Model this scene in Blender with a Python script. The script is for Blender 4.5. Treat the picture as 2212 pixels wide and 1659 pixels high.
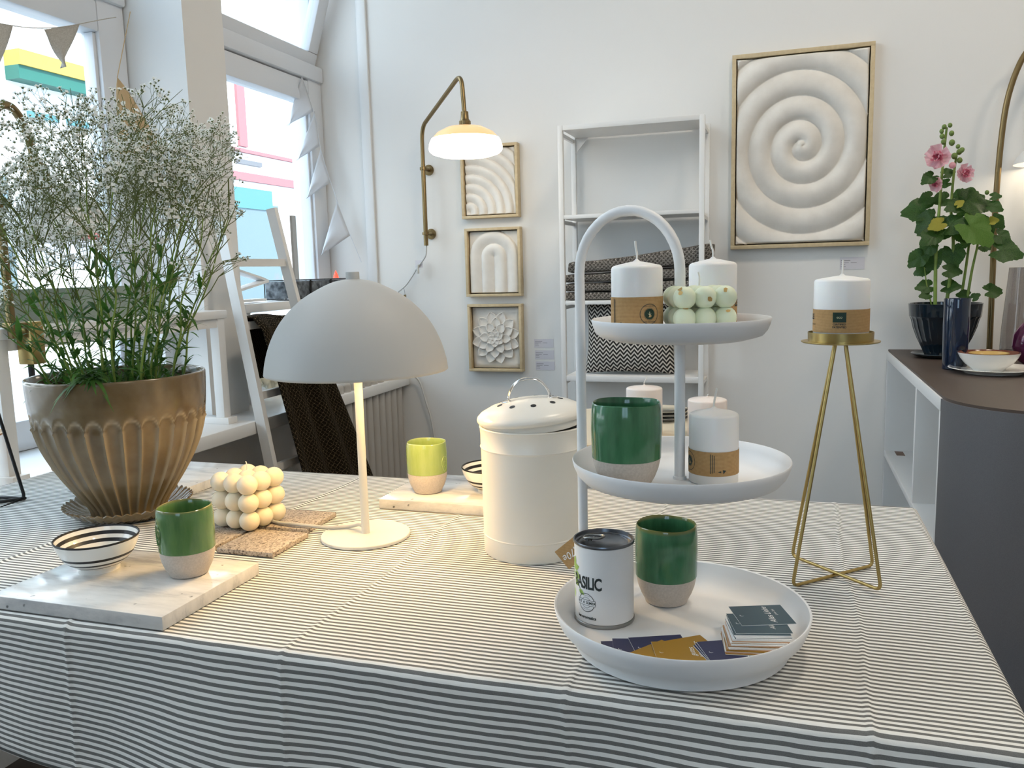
import bpy, bmesh, math, random
from mathutils import Vector, Matrix, Euler

for o in list(bpy.data.objects):
    bpy.data.objects.remove(o, do_unlink=True)
S = bpy.context.scene
C = S.collection
PI = math.pi
rnd = random.Random(7)

# ------------------------------------------------------------------ camera
CZ = 1.18            # eye height
TZ = 0.76            # table top height
U = 1.127            # room scaled about the camera; the table and what stands on it stay unscaled
CB = CZ / U          # eye height before the room is scaled, which keeps the camera as centre
SC = 1.0             # scale of the section being built
F_PX, PITCH, ROLL, YAW = 1796.0, math.radians(7.81), math.radians(1.49), math.radians(18.3)
fw = Vector((-math.sin(YAW) * math.cos(PITCH), math.cos(YAW) * math.cos(PITCH), -math.sin(PITCH)))
r0 = Vector((math.cos(YAW), math.sin(YAW), 0))
u0 = r0.cross(fw)
rt = r0 * math.cos(ROLL) - u0 * math.sin(ROLL)
up = u0 * math.cos(ROLL) + r0 * math.sin(ROLL)
cd = bpy.data.cameras.new('camera')
cam = bpy.data.objects.new('camera', cd)
C.objects.link(cam)
M = Matrix.Identity(4)
for i in range(3):
    M[i][0], M[i][1], M[i][2] = rt[i], up[i], -fw[i]
M[2][3] = CZ
cam.matrix_world = M
cd.sensor_width = 36
cd.sensor_fit = 'HORIZONTAL'
cd.lens = F_PX / 2212 * 36
cd.clip_start = 0.02
S.camera = cam

# ------------------------------------------------------------------ world, sun, exposure
w = bpy.data.worlds.new('world')
S.world = w
w.use_nodes = True
bg = w.node_tree.nodes['Background']
bg.inputs[0].default_value = (0.58, 0.78, 1.0, 1)
bg.inputs[1].default_value = 3.35
sd = bpy.data.lights.new('sun', 'SUN')
sd.energy = 7.0
sd.angle = 0.01
sd.color = (1, 0.95, 0.88)
sun = bpy.data.objects.new('sun', sd)
C.objects.link(sun)
sun.rotation_euler = Vector((-0.62, 0.25, -0.75)).to_track_quat('-Z', 'Y').to_euler()
S.view_settings.view_transform = 'Standard'
S.view_settings.look = 'None'
S.view_settings.gamma = 1
S.view_settings.use_curve_mapping = False
S.view_settings.exposure = 0.48

# ------------------------------------------------------------------ materials
MATS = {}


def mat(name, col, rough=0.5, metal=0.0, spec=0.5, noise=None, col2=None, bump=None, coat=0.0,
        trans=0.0, ior=1.45, sss=0.0, emis=None, estr=0.0, alpha=None):
    if name in MATS:
        return MATS[name]
    m = bpy.data.materials.new(name)
    m.use_nodes = True
    nt = m.node_tree
    b = nt.nodes['Principled BSDF']
    I = b.inputs
    c4 = (*col, 1)
    I['Base Color'].default_value = c4
    I['Roughness'].default_value = rough
    I['Metallic'].default_value = metal
    I['Specular IOR Level'].default_value = spec
    I['IOR'].default_value = ior
    I['Coat Weight'].default_value = coat
    I['Coat Roughness'].default_value = 0.05
    I['Transmission Weight'].default_value = trans
    if sss:
        I['Subsurface Weight'].default_value = sss
        I['Subsurface Radius'].default_value = (0.02, 0.015, 0.01)
        I['Subsurface Scale'].default_value = 0.3
    if emis:
        I['Emission Color'].default_value = (*emis, 1)
        I['Emission Strength'].default_value = estr
    if noise or bump:
        tc = nt.nodes.new('ShaderNodeTexCoord')
    if noise:
        n = nt.nodes.new('ShaderNodeTexNoise')
        n.inputs['Scale'].default_value = noise
        n.inputs['Detail'].default_value = 5
        nt.links.new(tc.outputs['Object'], n.inputs['Vector'])
        r = nt.nodes.new('ShaderNodeValToRGB')
        r.color_ramp.elements[0].position = 0.35
        r.color_ramp.elements[1].position = 0.65
        r.color_ramp.elements[0].color = c4
        r.color_ramp.elements[1].color = (*(col2 or [min(1, x * 1.15) for x in col]), 1)
        nt.links.new(n.outputs['Fac'], r.inputs['Fac'])
        nt.links.new(r.outputs['Color'], I['Base Color'])
    if bump:
        n2 = nt.nodes.new('ShaderNodeTexNoise')
        n2.inputs['Scale'].default_value = bump[0]
        n2.inputs['Detail'].default_value = 4
        nt.links.new(tc.outputs['Object'], n2.inputs['Vector'])
        bp = nt.nodes.new('ShaderNodeBump')
        bp.inputs['Strength'].default_value = bump[1]
        bp.inputs['Distance'].default_value = 0.002
        nt.links.new(n2.outputs['Fac'], bp.inputs['Height'])
        nt.links.new(bp.outputs['Normal'], I['Normal'])
    MATS[name] = m
    return m


def node(nt, t, **kw):
    n = nt.nodes.new(t)
    for k, v in kw.items():
        setattr(n, k, v)
    return n


def math_n(nt, op, a, b=None, c=None):
    n = node(nt, 'ShaderNodeMath', operation=op)
    for i, v in enumerate((a, b, c)):
        if v is None:
            continue
        if isinstance(v, (int, float)):
            n.inputs[i].default_value = v
        else:
            nt.links.new(v, n.inputs[i])
    return n.outputs[0]


def mixcol(nt, fac, a, b):
    n = node(nt, 'ShaderNodeMix', data_type='RGBA')
    nt.links.new(fac, n.inputs[0]) if not isinstance(fac, float) else setattr(n.inputs[0], 'default_value', fac)
    for i, v in ((6, a), (7, b)):
        if isinstance(v, tuple):
            n.inputs[i].default_value = (*v, 1)
        else:
            nt.links.new(v, n.inputs[i])
    return n.outputs[2]


def noise_n(nt, vec, scale, detail=4, rough=0.5):
    n = node(nt, 'ShaderNodeTexNoise')
    n.inputs['Scale'].default_value = scale
    n.inputs['Detail'].default_value = detail
    n.inputs['Roughness'].default_value = rough
    nt.links.new(vec, n.inputs['Vector'])
    return n.outputs['Fac']


def ramp(nt, fac, stops):
    r = node(nt, 'ShaderNodeValToRGB')
    els = r.color_ramp.elements
    while len(els) < len(stops):
        els.new(0.5)
    for e, (p, c) in zip(els, stops):
        e.position = p
        e.color = (*c, 1)
    nt.links.new(fac, r.inputs[0])
    return r.outputs[0]


def translucent(m, k=0.45):
    nt = m.node_tree
    b = nt.nodes['Principled BSDF']
    out = nt.nodes['Material Output']
    t = node(nt, 'ShaderNodeBsdfTranslucent')
    mx = node(nt, 'ShaderNodeMixShader')
    mx.inputs[0].default_value = k
    src = b.inputs['Base Color']
    if src.is_linked:
        nt.links.new(src.links[0].from_socket, t.inputs[0])
    else:
        t.inputs[0].default_value = src.default_value
    nt.links.new(b.outputs[0], mx.inputs[1])
    nt.links.new(t.outputs[0], mx.inputs[2])
    nt.links.new(mx.outputs[0], out.inputs[0])


def base(name, rough=0.6, **kw):
    m = mat(name, (0.5, 0.5, 0.5), rough, **kw)
    nt = m.node_tree
    return m, nt, nt.nodes['Principled BSDF'], node(nt, 'ShaderNodeTexCoord')


def make_cloth_mat():
    m, nt, b, tc = base('striped_cotton', 0.9, spec=0.2)
    sp = node(nt, 'ShaderNodeSeparateXYZ')
    nt.links.new(tc.outputs['UV'], sp.inputs[0])
    n1 = noise_n(nt, tc.outputs['UV'], 5.0, 2)
    n2 = noise_n(nt, tc.outputs['UV'], 22.0, 2)
    v = math_n(nt, 'ADD', sp.outputs[1], math_n(nt, 'MULTIPLY', n1, 0.006))
    v = math_n(nt, 'ADD', v, math_n(nt, 'MULTIPLY', n2, 0.0022))
    fr = math_n(nt, 'FRACT', math_n(nt, 'DIVIDE', v, 0.0086))
    tri = math_n(nt, 'ABSOLUTE', math_n(nt, 'SUBTRACT', fr, 0.5))
    st = node(nt, 'ShaderNodeMapRange')
    st.inputs[1].default_value = 0.24
    st.inputs[2].default_value = 0.27
    nt.links.new(tri, st.inputs[0])
    n3 = noise_n(nt, tc.outputs['UV'], 900.0, 2, 0.7)
    dark = mixcol(nt, n3, (0.11, 0.11, 0.105), (0.24, 0.24, 0.23))
    light = mixcol(nt, n3, (0.80, 0.79, 0.75), (0.88, 0.87, 0.83))
    col = mixcol(nt, st.outputs[0], light, dark)
    nt.links.new(col, b.inputs['Base Color'])
    bp = node(nt, 'ShaderNodeBump')
    bp.inputs['Strength'].default_value = 0.25
    bp.inputs['Distance'].default_value = 0.001
    nt.links.new(n3, bp.inputs['Height'])
    nt.links.new(bp.outputs[0], b.inputs['Normal'])
    return m


def make_marble():
    m, nt, b, tc = base('white_marble', 0.13, spec=0.5)
    mp = node(nt, 'ShaderNodeMapping')
    mp.inputs['Rotation'].default_value = (0, 0, 0.35)
    mp.inputs['Scale'].default_value = (4, 22, 10)
    nt.links.new(tc.outputs['Object'], mp.inputs[0])
    n = noise_n(nt, mp.outputs[0], 1.3, 8, 0.65)
    c1 = ramp(nt, n, [(0.32, (0.38, 0.38, 0.39)), (0.47, (0.66, 0.645, 0.62)), (0.66, (0.80, 0.78, 0.75))])
    n2 = noise_n(nt, tc.outputs['Object'], 55, 2)
    sp = ramp(nt, n2, [(0.70, (1, 1, 1)), (0.76, (0.2, 0.2, 0.2))])
    mx = node(nt, 'ShaderNodeMix', data_type='RGBA', blend_type='MULTIPLY')
    mx.inputs[0].default_value = 1
    nt.links.new(c1, mx.inputs[6])
    nt.links.new(sp, mx.inputs[7])
    nt.links.new(mx.outputs[2], b.inputs['Base Color'])
    return m


def make_granite():
    m, nt, b, tc = base('speckled_granite', 0.6)
    v = node(nt, 'ShaderNodeTexVoronoi')
    v.inputs['Scale'].default_value = 420
    nt.links.new(tc.outputs['Object'], v.inputs['Vector'])
    c = ramp(nt, v.outputs['Color'], [(0.1, (0.10, 0.075, 0.06)), (0.35, (0.34, 0.28, 0.23)), (0.7, (0.52, 0.45, 0.38))])
    nt.links.new(c, b.inputs['Base Color'])
    return m


def make_kraft():
    m, nt, b, tc = base('kraft_paper', 0.75, spec=0.2)
    sp = node(nt, 'ShaderNodeSeparateXYZ')
    nt.links.new(tc.outputs['Object'], sp.inputs[0])
    fr = math_n(nt, 'FRACT', math_n(nt, 'MULTIPLY', sp.outputs[2], 700))
    tri = math_n(nt, 'ABSOLUTE', math_n(nt, 'SUBTRACT', fr, 0.5))
    n = noise_n(nt, tc.outputs['Object'], 300, 3)
    f = math_n(nt, 'ADD', math_n(nt, 'MULTIPLY', tri, 1.1), math_n(nt, 'MULTIPLY', n, 0.5))
    c = ramp(nt, f, [(0.2, (0.36, 0.21, 0.09)), (0.8, (0.52, 0.33, 0.15))])
    nt.links.new(c, b.inputs['Base Color'])
    return m


def make_glaze(name, c1, c2, crim):
    m, nt, b, tc = base(name, 0.12, coat=0.3)
    mp = node(nt, 'ShaderNodeMapping')
    mp.inputs['Scale'].default_value = (60, 60, 12)
    nt.links.new(tc.outputs['Object'], mp.inputs[0])
    n = noise_n(nt, mp.outputs[0], 1.2, 5, 0.6)
    c = ramp(nt, n, [(0.3, c1), (0.7, c2)])
    sp = node(nt, 'ShaderNodeSeparateXYZ')
    nt.links.new(tc.outputs['Object'], sp.inputs[0])
    mr = node(nt, 'ShaderNodeMapRange')
    mr.inputs[1].default_value = 0.0925
    mr.inputs[2].default_value = 0.0965
    nt.links.new(sp.outputs[2], mr.inputs[0])
    nt.links.new(mixcol(nt, mr.outputs[0], c, crim), b.inputs['Base Color'])
    return m


def make_herringbone():
    m, nt, b, tc = base('herringbone_weave', 0.95, spec=0.1)
    sp = node(nt, 'ShaderNodeSeparateXYZ')
    nt.links.new(tc.outputs['UV'], sp.inputs[0])
    tri = math_n(nt, 'ABSOLUTE', math_n(nt, 'SUBTRACT', math_n(nt, 'FRACT', math_n(nt, 'MULTIPLY', sp.outputs[0], 13)), 0.5))
    y = math_n(nt, 'ADD', math_n(nt, 'MULTIPLY', sp.outputs[1], 17), math_n(nt, 'MULTIPLY', tri, 1.9))
    st = math_n(nt, 'GREATER_THAN', math_n(nt, 'FRACT', y), 0.55)
    nt.links.new(mixcol(nt, st, (0.03, 0.028, 0.027), (0.62, 0.58, 0.53)), b.inputs['Base Color'])
    return m


def make_throw(name, d, l, sx, sy, thr):
    m, nt, b, tc = base(name, 0.95, spec=0.1)
    sp = node(nt, 'ShaderNodeSeparateXYZ')
    nt.links.new(tc.outputs['UV'], sp.inputs[0])
    n0 = noise_n(nt, tc.outputs['UV'], 30, 2)
    u = math_n(nt, 'ADD', math_n(nt, 'MULTIPLY', sp.outputs[0], sx), math_n(nt, 'MULTIPLY', n0, 0.6))
    v = math_n(nt, 'ADD', math_n(nt, 'MULTIPLY', sp.outputs[1], sy), math_n(nt, 'MULTIPLY', n0, 0.6))
    a = math_n(nt, 'ABSOLUTE', math_n(nt, 'SUBTRACT', math_n(nt, 'FRACT', math_n(nt, 'ADD', u, v)), 0.5))
    c = math_n(nt, 'ABSOLUTE', math_n(nt, 'SUBTRACT', math_n(nt, 'FRACT', math_n(nt, 'SUBTRACT', u, v)), 0.5))
    dm = math_n(nt, 'MINIMUM', a, c)
    dots = math_n(nt, 'FRACT', math_n(nt, 'MULTIPLY', v, 6.0))
    k = math_n(nt, 'MULTIPLY', math_n(nt, 'LESS_THAN', dm, thr), math_n(nt, 'LESS_THAN', dots, 0.42))
    n2 = noise_n(nt, tc.outputs['UV'], 260, 2)
    dk = mixcol(nt, n2, d, tuple(x * 2.2 for x in d))
    nt.links.new(mixcol(nt, k, dk, l), b.inputs['Base Color'])
    bp = node(nt, 'ShaderNodeBump')
    bp.inputs['Strength'].default_value = 0.6
    bp.inputs['Distance'].default_value = 0.003
    nt.links.new(n2, bp.inputs['Height'])
    nt.links.new(bp.outputs[0], b.inputs['Normal'])
    return m


def make_window_glass():
    m = bpy.data.materials.new('window_glass')
    m.use_nodes = True
    nt = m.node_tree
    nt.nodes.remove(nt.nodes['Principled BSDF'])
    out = nt.nodes['Material Output']
    t = node(nt, 'ShaderNodeBsdfTransparent')
    t.inputs[0].default_value = (0.96, 0.98, 0.98, 1)
    g = node(nt, 'ShaderNodeBsdfGlossy')
    g.inputs['Roughness'].default_value = 0.02
    mx = node(nt, 'ShaderNodeMixShader')
    mx.inputs[0].default_value = 0.025
    nt.links.new(t.outputs[0], mx.inputs[1])
    nt.links.new(g.outputs[0], mx.inputs[2])
    nt.links.new(mx.outputs[0], out.inputs[0])
    return m


def make_opal(name, col, strength):
    return mat(name, (0.9, 0.75, 0.6), 0.2, emis=col, estr=strength)


WALL = mat('wall_paint', (0.80, 0.79, 0.765), 0.8, spec=0.2, bump=(160, 0.08))
WHITE = mat('white_lacquer', (0.80, 0.79, 0.77), 0.35)
FRAMEW = mat('white_window_paint', (0.72, 0.74, 0.77), 0.4)
PILLAR = WALL
CLOTH = make_cloth_mat()
MARBLE = make_marble()
GRANITE = make_granite()
KRAFT = make_kraft()
HERR = make_herringbone()
THROW_D = make_throw('dark_brown_weave', (0.008, 0.006, 0.0035), (0.26, 0.20, 0.12), 24, 26, 0.045)
THROW_G = make_throw('grey_woven_wool', (0.05, 0.045, 0.04), (0.46, 0.42, 0.37), 18, 18, 0.20)
GLASSW = make_window_glass()
GREEN = make_glaze('green_glaze', (0.035, 0.13, 0.06), (0.07, 0.21, 0.10), (0.20, 0.20, 0.06))
GREENL = make_glaze('moss_green_glaze', (0.06, 0.15, 0.05), (0.12, 0.23, 0.08), (0.22, 0.20, 0.07))
LIME = make_glaze('lime_glaze', (0.29, 0.39, 0.10), (0.37, 0.46, 0.16), (0.48, 0.52, 0.28))
CLAY = mat('bare_clay', (0.52, 0.455, 0.39), 0.8, noise=400, col2=(0.60, 0.53, 0.46))
POTG = mat('taupe_glaze', (0.135, 0.095, 0.05), 0.16, coat=0.25, noise=25, col2=(0.185, 0.14, 0.08))
POTR = POTG.copy()          # the same glaze, breaking lighter where it runs thin over the ribs
POTR.name = 'taupe_glaze_ribbed'
_nt = POTR.node_tree
_b = _nt.nodes['Principled BSDF']
_at = node(_nt, 'ShaderNodeAttribute', attribute_name='ridge')
_src = _b.inputs['Base Color'].links[0].from_socket
_nt.links.new(mixcol(_nt, math_n(_nt, 'MULTIPLY', _at.outputs['Fac'], 0.85), _src, (0.38, 0.31, 0.21)), _b.inputs['Base Color'])
WAXW = mat('white_wax', (0.86, 0.85, 0.83), 0.3, sss=0.25)
WAXC = mat('cream_wax', (0.86, 0.77, 0.60), 0.45, sss=0.3)
WAXP = mat('blush_wax', (0.83, 0.74, 0.68), 0.35, sss=0.25)
WAXG = mat('mint_wax', (0.74, 0.80, 0.60), 0.4, sss=0.2)
WICK = mat('cotton_wick', (0.85, 0.83, 0.78), 0.9)
GOLD = mat('brushed_brass', (0.42, 0.31, 0.12), 0.32, metal=1.0)
BRASSD = mat('aged_brass', (0.24, 0.17, 0.08), 0.38, metal=1.0)
CHROME = mat('polished_steel', (0.75, 0.75, 0.76), 0.12, metal=1.0)
TIN = mat('dark_tin', (0.16, 0.17, 0.19), 0.28, metal=1.0)
TINE = mat('tin_edge', (0.35, 0.35, 0.34), 0.3, metal=1.0)
POWDER = mat('white_powder_coat', (0.82, 0.82, 0.82), 0.42)
LAMPW = mat('matt_white_metal', (0.50, 0.50, 0.485), 0.55)
LAMPB = mat('white_lamp_base', (0.66, 0.66, 0.63), 0.5)
ENAMEL = mat('cream_enamel', (0.82, 0.79, 0.72), 0.28)
BLACK = mat('black_ink', (0.01, 0.01, 0.012), 0.4)
BLACKM = mat('black_metal', (0.012, 0.012, 0.013), 0.45)
INK = mat('dark_ink', (0.03, 0.04, 0.04), 0.7)
PAPER = mat('white_paper', (0.80, 0.80, 0.80), 0.7)
PAPERL = mat('label_paper', (0.66, 0.64, 0.68), 0.7)
GREYINK = mat('grey_ink', (0.25, 0.24, 0.26), 0.8)
NAVY = mat('navy_card', (0.028, 0.03, 0.085), 0.5)
SLATE = mat('slate_blue_card', (0.035, 0.075, 0.10), 0.4)
MUST = mat('mustard_card', (0.36, 0.19, 0.02), 0.5)
PEACH = mat('peach_card', (0.55, 0.33, 0.20), 0.6)
WHITEINK = mat('white_ink', (0.85, 0.85, 0.85), 0.6)
OAK = mat('pale_oak', (0.62, 0.50, 0.31), 0.55, noise=60, col2=(0.55, 0.43, 0.26))
PLASTER = mat('ivory_plaster', (0.80, 0.76, 0.70), 0.75, noise=14, col2=(0.72, 0.68, 0.62), bump=(90, 0.2))
BACKD = mat('dark_backing', (0.05, 0.04, 0.03), 0.9)
LAMINATE = mat('brown_laminate', (0.085, 0.062, 0.05), 0.45, spec=0.3)
GREYP = mat('grey_laminate', (0.125, 0.12, 0.125), 0.55, noise=700, col2=(0.15, 0.145, 0.15))
CERW = mat('white_glaze', (0.85, 0.83, 0.78), 0.1, coat=0.3)
NAVYG = mat('navy_ribbed_glaze', (0.006, 0.015, 0.025), 0.12, coat=0.5)
BLUEG = mat('blue_lustre_glaze', (0.003, 0.012, 0.035), 0.05, coat=0.6)
SMOKE = mat('smoke_glass', (0.62, 0.60, 0.60), 0.03, trans=1.0, ior=1.45)
PURPLE = mat('plum_glass', (0.30, 0.05, 0.20), 0.04, trans=0.85, ior=1.45)
AMBER = mat('amber_glass', (0.85, 0.42, 0.06), 0.05, trans=0.8, ior=1.45)
CLEAR = mat('clear_glass', (0.96, 0.97, 0.96), 0.02, trans=1.0, ior=1.45)
STEM = mat('green_stem', (0.15, 0.24, 0.04), 0.6, noise=40, col2=(0.23, 0.32, 0.07))
TWIG = mat('fine_twig', (0.12, 0.15, 0.04), 0.7)
LEAFG = mat('narrow_leaf_green', (0.035, 0.11, 0.018), 0.5, noise=30, col2=(0.085, 0.20, 0.03))
LEAFD = mat('hollyhock_leaf_green', (0.018, 0.060, 0.012), 0.45, noise=40, col2=(0.065, 0.15, 0.028))
LEAFL = mat('light_leaf_green', (0.15, 0.28, 0.05), 0.5, noise=60, col2=(0.10, 0.22, 0.035))
LEAFY = mat('yellowed_leaf', (0.42, 0.38, 0.05), 0.6)
BUD = mat('bud_green', (0.12, 0.20, 0.04), 0.6, noise=200, col2=(0.18, 0.25, 0.07))
PETALW = mat('white_petal', (0.92, 0.92, 0.87), 0.8)
PINK = mat('pink_petal', (0.88, 0.46, 0.54), 0.6, noise=45, col2=(0.93, 0.70, 0.75))
PINKD = mat('deep_pink_petal', (0.72, 0.16, 0.28), 0.6, noise=60, col2=(0.85, 0.40, 0.48))
for m_ in (LEAFG, LEAFD, LEAFL, LEAFY, PETALW, PINK, PINKD):
    translucent(m_, 0.45)
SOIL = mat('potting_soil', (0.02, 0.014, 0.01), 1.0, bump=(80, 1.0))
RADIATOR = mat('radiator_enamel', (0.42, 0.40, 0.37), 0.45)
FLOORM = mat('dark_floorboards', (0.06, 0.05, 0.045), 0.6, noise=6, col2=(0.09, 0.075, 0.065))
CEILM = mat('ceiling_paint', (0.82, 0.81, 0.79), 0.9)
ZINC = mat('mottled_zinc', (0.03, 0.036, 0.042), 0.45, metal=0.4, noise=45, col2=(0.20, 0.22, 0.24))
SAGE = mat('sage_planter', (0.27, 0.33, 0.29), 0.5)
LINEN = mat('raw_linen', (0.62, 0.58, 0.52), 0.95, noise=300, col2=(0.50, 0.46, 0.40))
TANF = mat('tan_felt', (0.50, 0.36, 0.20), 0.95)
PENNW = mat('white_pennant_cotton', (0.80, 0.82, 0.85), 0.9)
for m_ in (LINEN, PENNW):
    translucent(m_, 0.35)
CREAMW = mat('cream_wood', (0.66, 0.58, 0.44), 0.6)
CABLE = mat('clear_cable', (0.62, 0.62, 0.60), 0.4)
SILLW = mat('sill_paint', (0.78, 0.78, 0.77), 0.35)

# ------------------------------------------------------------------ mesh helpers


def finish(bm, name, mats, parent=None, smooth=True, angle=35, loc=None):
    for v in bm.verts:
        v.co *= SC
    bmesh.ops.recalc_face_normals(bm, faces=bm.faces[:])
    if smooth:
        lim = math.radians(angle)
        for f in bm.faces:
            f.smooth = True
        for e in bm.edges:
            if len(e.link_faces) == 2 and e.calc_face_angle(0) > lim:
                e.smooth = False
    me = bpy.data.meshes.new(name)
    bm.to_mesh(me)
    bm.free()
    for m in (mats if isinstance(mats, (list, tuple)) else [mats]):
        me.materials.append(m)
    o = bpy.data.objects.new(name, me)
    C.objects.link(o)
    if parent:
        o.parent = parent
    if loc:
        o.location = Vector(loc) * SC
    return o


def place(o, loc):
    o.location = Vector(loc) * SC


def thing(name, label, cat, loc=(0, 0, 0), rz=0.0, group=None):
    o = bpy.data.objects.new(name, None)
    o.empty_display_size = 0.02
    C.objects.link(o)
    o.location = Vector(loc) * SC
    o.rotation_euler = (0, 0, rz)
    return tag(o, label, cat, group)


def tag(o, label=None, cat=None, group=None, kind=None):
    if label:
        o['label'] = label
    if cat:
        o['category'] = cat
    if group:
        o['group'] = group
    if kind:
        o['kind'] = kind
    return o


def structure(o, label=None):
    o['kind'] = 'structure'
    if label:
        o['label'] = label
    return o


def bm_box(bm, x0, x1, y0, y1, z0, z1, bev=0.0, seg=2):
    r = bmesh.ops.create_cube(bm, size=1)
    vs = r['verts']
    for v in vs:
        v.co = Vector(((x0 + x1) / 2 + v.co.x * (x1 - x0), (y0 + y1) / 2 + v.co.y * (y1 - y0), (z0 + z1) / 2 + v.co.z * (z1 - z0)))
    if bev:
        es = list({e for v in vs for e in v.link_edges})
        bmesh.ops.bevel(bm, geom=es, offset=bev, segments=seg, affect='EDGES', profile=0.5)


def box(name, x0, x1, y0, y1, z0, z1, m, parent=None, bev=0.0, seg=2):
    bm = bmesh.new()
    bm_box(bm, x0, x1, y0, y1, z0, z1, bev, seg)
    return finish(bm, name, m, parent)


def bm_lathe(bm, prof, n=64, seg_mat=None, mod=None, cx=0, cy=0):
    rings = []
    for i, (r, z) in enumerate(prof):
        if r < 1e-6:
            rings.append([bm.verts.new((cx, cy, z))])
        else:
            ring = []
            for k in range(n):
                a = 2 * PI * k / n
                rr, zz = (r, z) if mod is None else mod(r, z, a, i)
                ring.append(bm.verts.new((cx + rr * math.cos(a), cy + rr * math.sin(a), zz)))
            rings.append(ring)
    for i in range(len(prof) - 1):
        A, B = rings[i], rings[i + 1]
        mi = seg_mat[i] if seg_mat else 0
        for k in range(n):
            k2 = (k + 1) % n
            if len(A) == 1 and len(B) == 1:
                continue
            if len(A) == 1:
                f = bm.faces.new((A[0], B[k], B[k2]))
            elif len(B) == 1:
                f = bm.faces.new((A[k], B[0], A[k2]))
            else:
                f = bm.faces.new((A[k], B[k], B[k2], A[k2]))
            f.material_index = mi


def lathe(name, prof, m, parent=None, n=64, seg_mat=None, mod=None, angle=35, loc=None):
    bm = bmesh.new()
    bm_lathe(bm, prof, n, seg_mat, mod)
    return finish(bm, name, m, parent, angle=angle, loc=loc)


def bm_tube(bm, pts, rad, n=10, closed=False, mi=0):
    P = [Vector(p) for p in pts]
    R = rad if isinstance(rad, (list, tuple)) else [rad] * len(P)
    N = len(P)
    T = []
    for i in range(N):
        a = P[(i - 1) % N] if (closed or i > 0) else P[i]
        b = P[(i + 1) % N] if (closed or i < N - 1) else P[i]
        t = (b - a)
        T.append(t.normalized() if t.length > 1e-9 else Vector((0, 0, 1)))
    ref = Vector((0, 0, 1)) if abs(T[0].z) < 0.9 else Vector((1, 0, 0))
    nrm = T[0].cross(ref).normalized()
    rings = []
    for i in range(N):
        nrm = (nrm - T[i] * nrm.dot(T[i]))
        nrm = nrm.normalized() if nrm.length > 1e-6 else T[i].orthogonal().normalized()
        bn = T[i].cross(nrm)
        rings.append([bm.verts.new(P[i] + (nrm * math.cos(2 * PI * k / n) + bn * math.sin(2 * PI * k / n)) * R[i]) for k in range(n)])
    L = N if closed else N - 1
    for i in range(L):
        A, B = rings[i], rings[(i + 1) % N]
        for k in range(n):
            k2 = (k + 1) % n
            f = bm.faces.new((A[k], A[k2], B[k2], B[k]))
            f.material_index = mi
    if not closed:
        bm.faces.new(rings[0][::-1]).material_index = mi
        bm.faces.new(rings[-1]).material_index = mi


def tube(name, pts, rad, m, parent=None, n=10, closed=False, angle=50):
    bm = bmesh.new()
    bm_tube(bm, pts, rad, n, closed)
    return finish(bm, name, m, parent, angle=angle)


def fillet(pts, rad, seg=6, closed=False):
    P = [Vector(p) for p in pts]
    out = []
    N = len(P)
    for i in range(N):
        if not closed and i in (0, N - 1):
            out.append(P[i])
            continue
        a, b, c = P[i - 1], P[i], P[(i + 1) % N]
        d1, d2 = (a - b), (c - b)
        r = min(rad, d1.length * 0.45, d2.length * 0.45)
        p0, p1 = b + d1.normalized() * r, b + d2.normalized() * r
        for k in range(seg + 1):
            t = k / seg
            out.append((1 - t) ** 2 * p0 + 2 * t * (1 - t) * b + t * t * p1)
    return out


def catmull(pts, seg=8):
    P = [Vector(p) for p in pts]
    P = [2 * P[0] - P[1]] + P + [2 * P[-1] - P[-2]]
    out = []
    for i in range(1, len(P) - 2):
        for k in range(seg):
            t = k / seg
            a, b, c, d = P[i - 1], P[i], P[i + 1], P[i + 2]
            out.append(0.5 * ((2 * b) + (c - a) * t + (2 * a - 5 * b + 4 * c - d) * t * t + (3 * b - a - 3 * c + d) * t ** 3))
    out.append(P[-2])
    return out


def grid_bm(bm, fn, nu, nv, uvs=True, uvfn=None):
    V = [[bm.verts.new(fn(i / nu, j / nv)) for i in range(nu + 1)] for j in range(nv + 1)]
    lay = bm.loops.layers.uv.verify() if uvs else None
    for j in range(nv):
        for i in range(nu):
            f = bm.faces.new((V[j][i], V[j][i + 1], V[j + 1][i + 1], V[j + 1][i]))
            if uvs:
                for lp, (a, b) in zip(f.loops, ((i, j), (i + 1, j), (i + 1, j + 1), (i, j + 1))):
                    lp[lay].uv = uvfn(a / nu, b / nv) if uvfn else (a / nu, b / nv)


_txt = {}


def text_polys(s, size, shear=0.0, bold=0.0, align='CENTER', space=1.0):
    cu = bpy.data.curves.new('t', 'FONT')
    cu.body = s
    cu.size = size
    cu.shear = shear
    cu.offset = bold
    cu.align_x = align
    cu.align_y = 'CENTER'
    cu.space_character = space
    cu.resolution_u = 3
    o = bpy.data.objects.new('t', cu)
    C.objects.link(o)
    bpy.context.view_layer.update()
    dg = bpy.context.evaluated_depsgraph_get()
    me = o.evaluated_get(dg).to_mesh()
    v = [(p.co.x, p.co.y) for p in me.vertices]
    f = [list(p.vertices) for p in me.polygons]
    o.evaluated_get(dg).to_mesh_clear()
    bpy.data.objects.remove(o, do_unlink=True)
    bpy.data.curves.remove(cu)
    return v, f


def polys_obj(name, vf, mapf, m, parent):
    v, f = vf
    me = bpy.data.meshes.new(name)
    me.from_pydata([Vector(mapf(x, y)) * SC for x, y in v], [], f)
    me.materials.append(m)
    o = bpy.data.objects.new(name, me)
    C.objects.link(o)
    o.parent = parent
    return o


def cyl_map(r, phi0, z0, rot=0.0, xoff=0.0):
    cr, sr = math.cos(rot), math.sin(rot)

    def f(x, y):
        X, Y = x * cr - y * sr + xoff, x * sr + y * cr
        a = phi0 + X / r
        return (r * math.cos(a), r * math.sin(a), z0 + Y)
    return f


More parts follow.
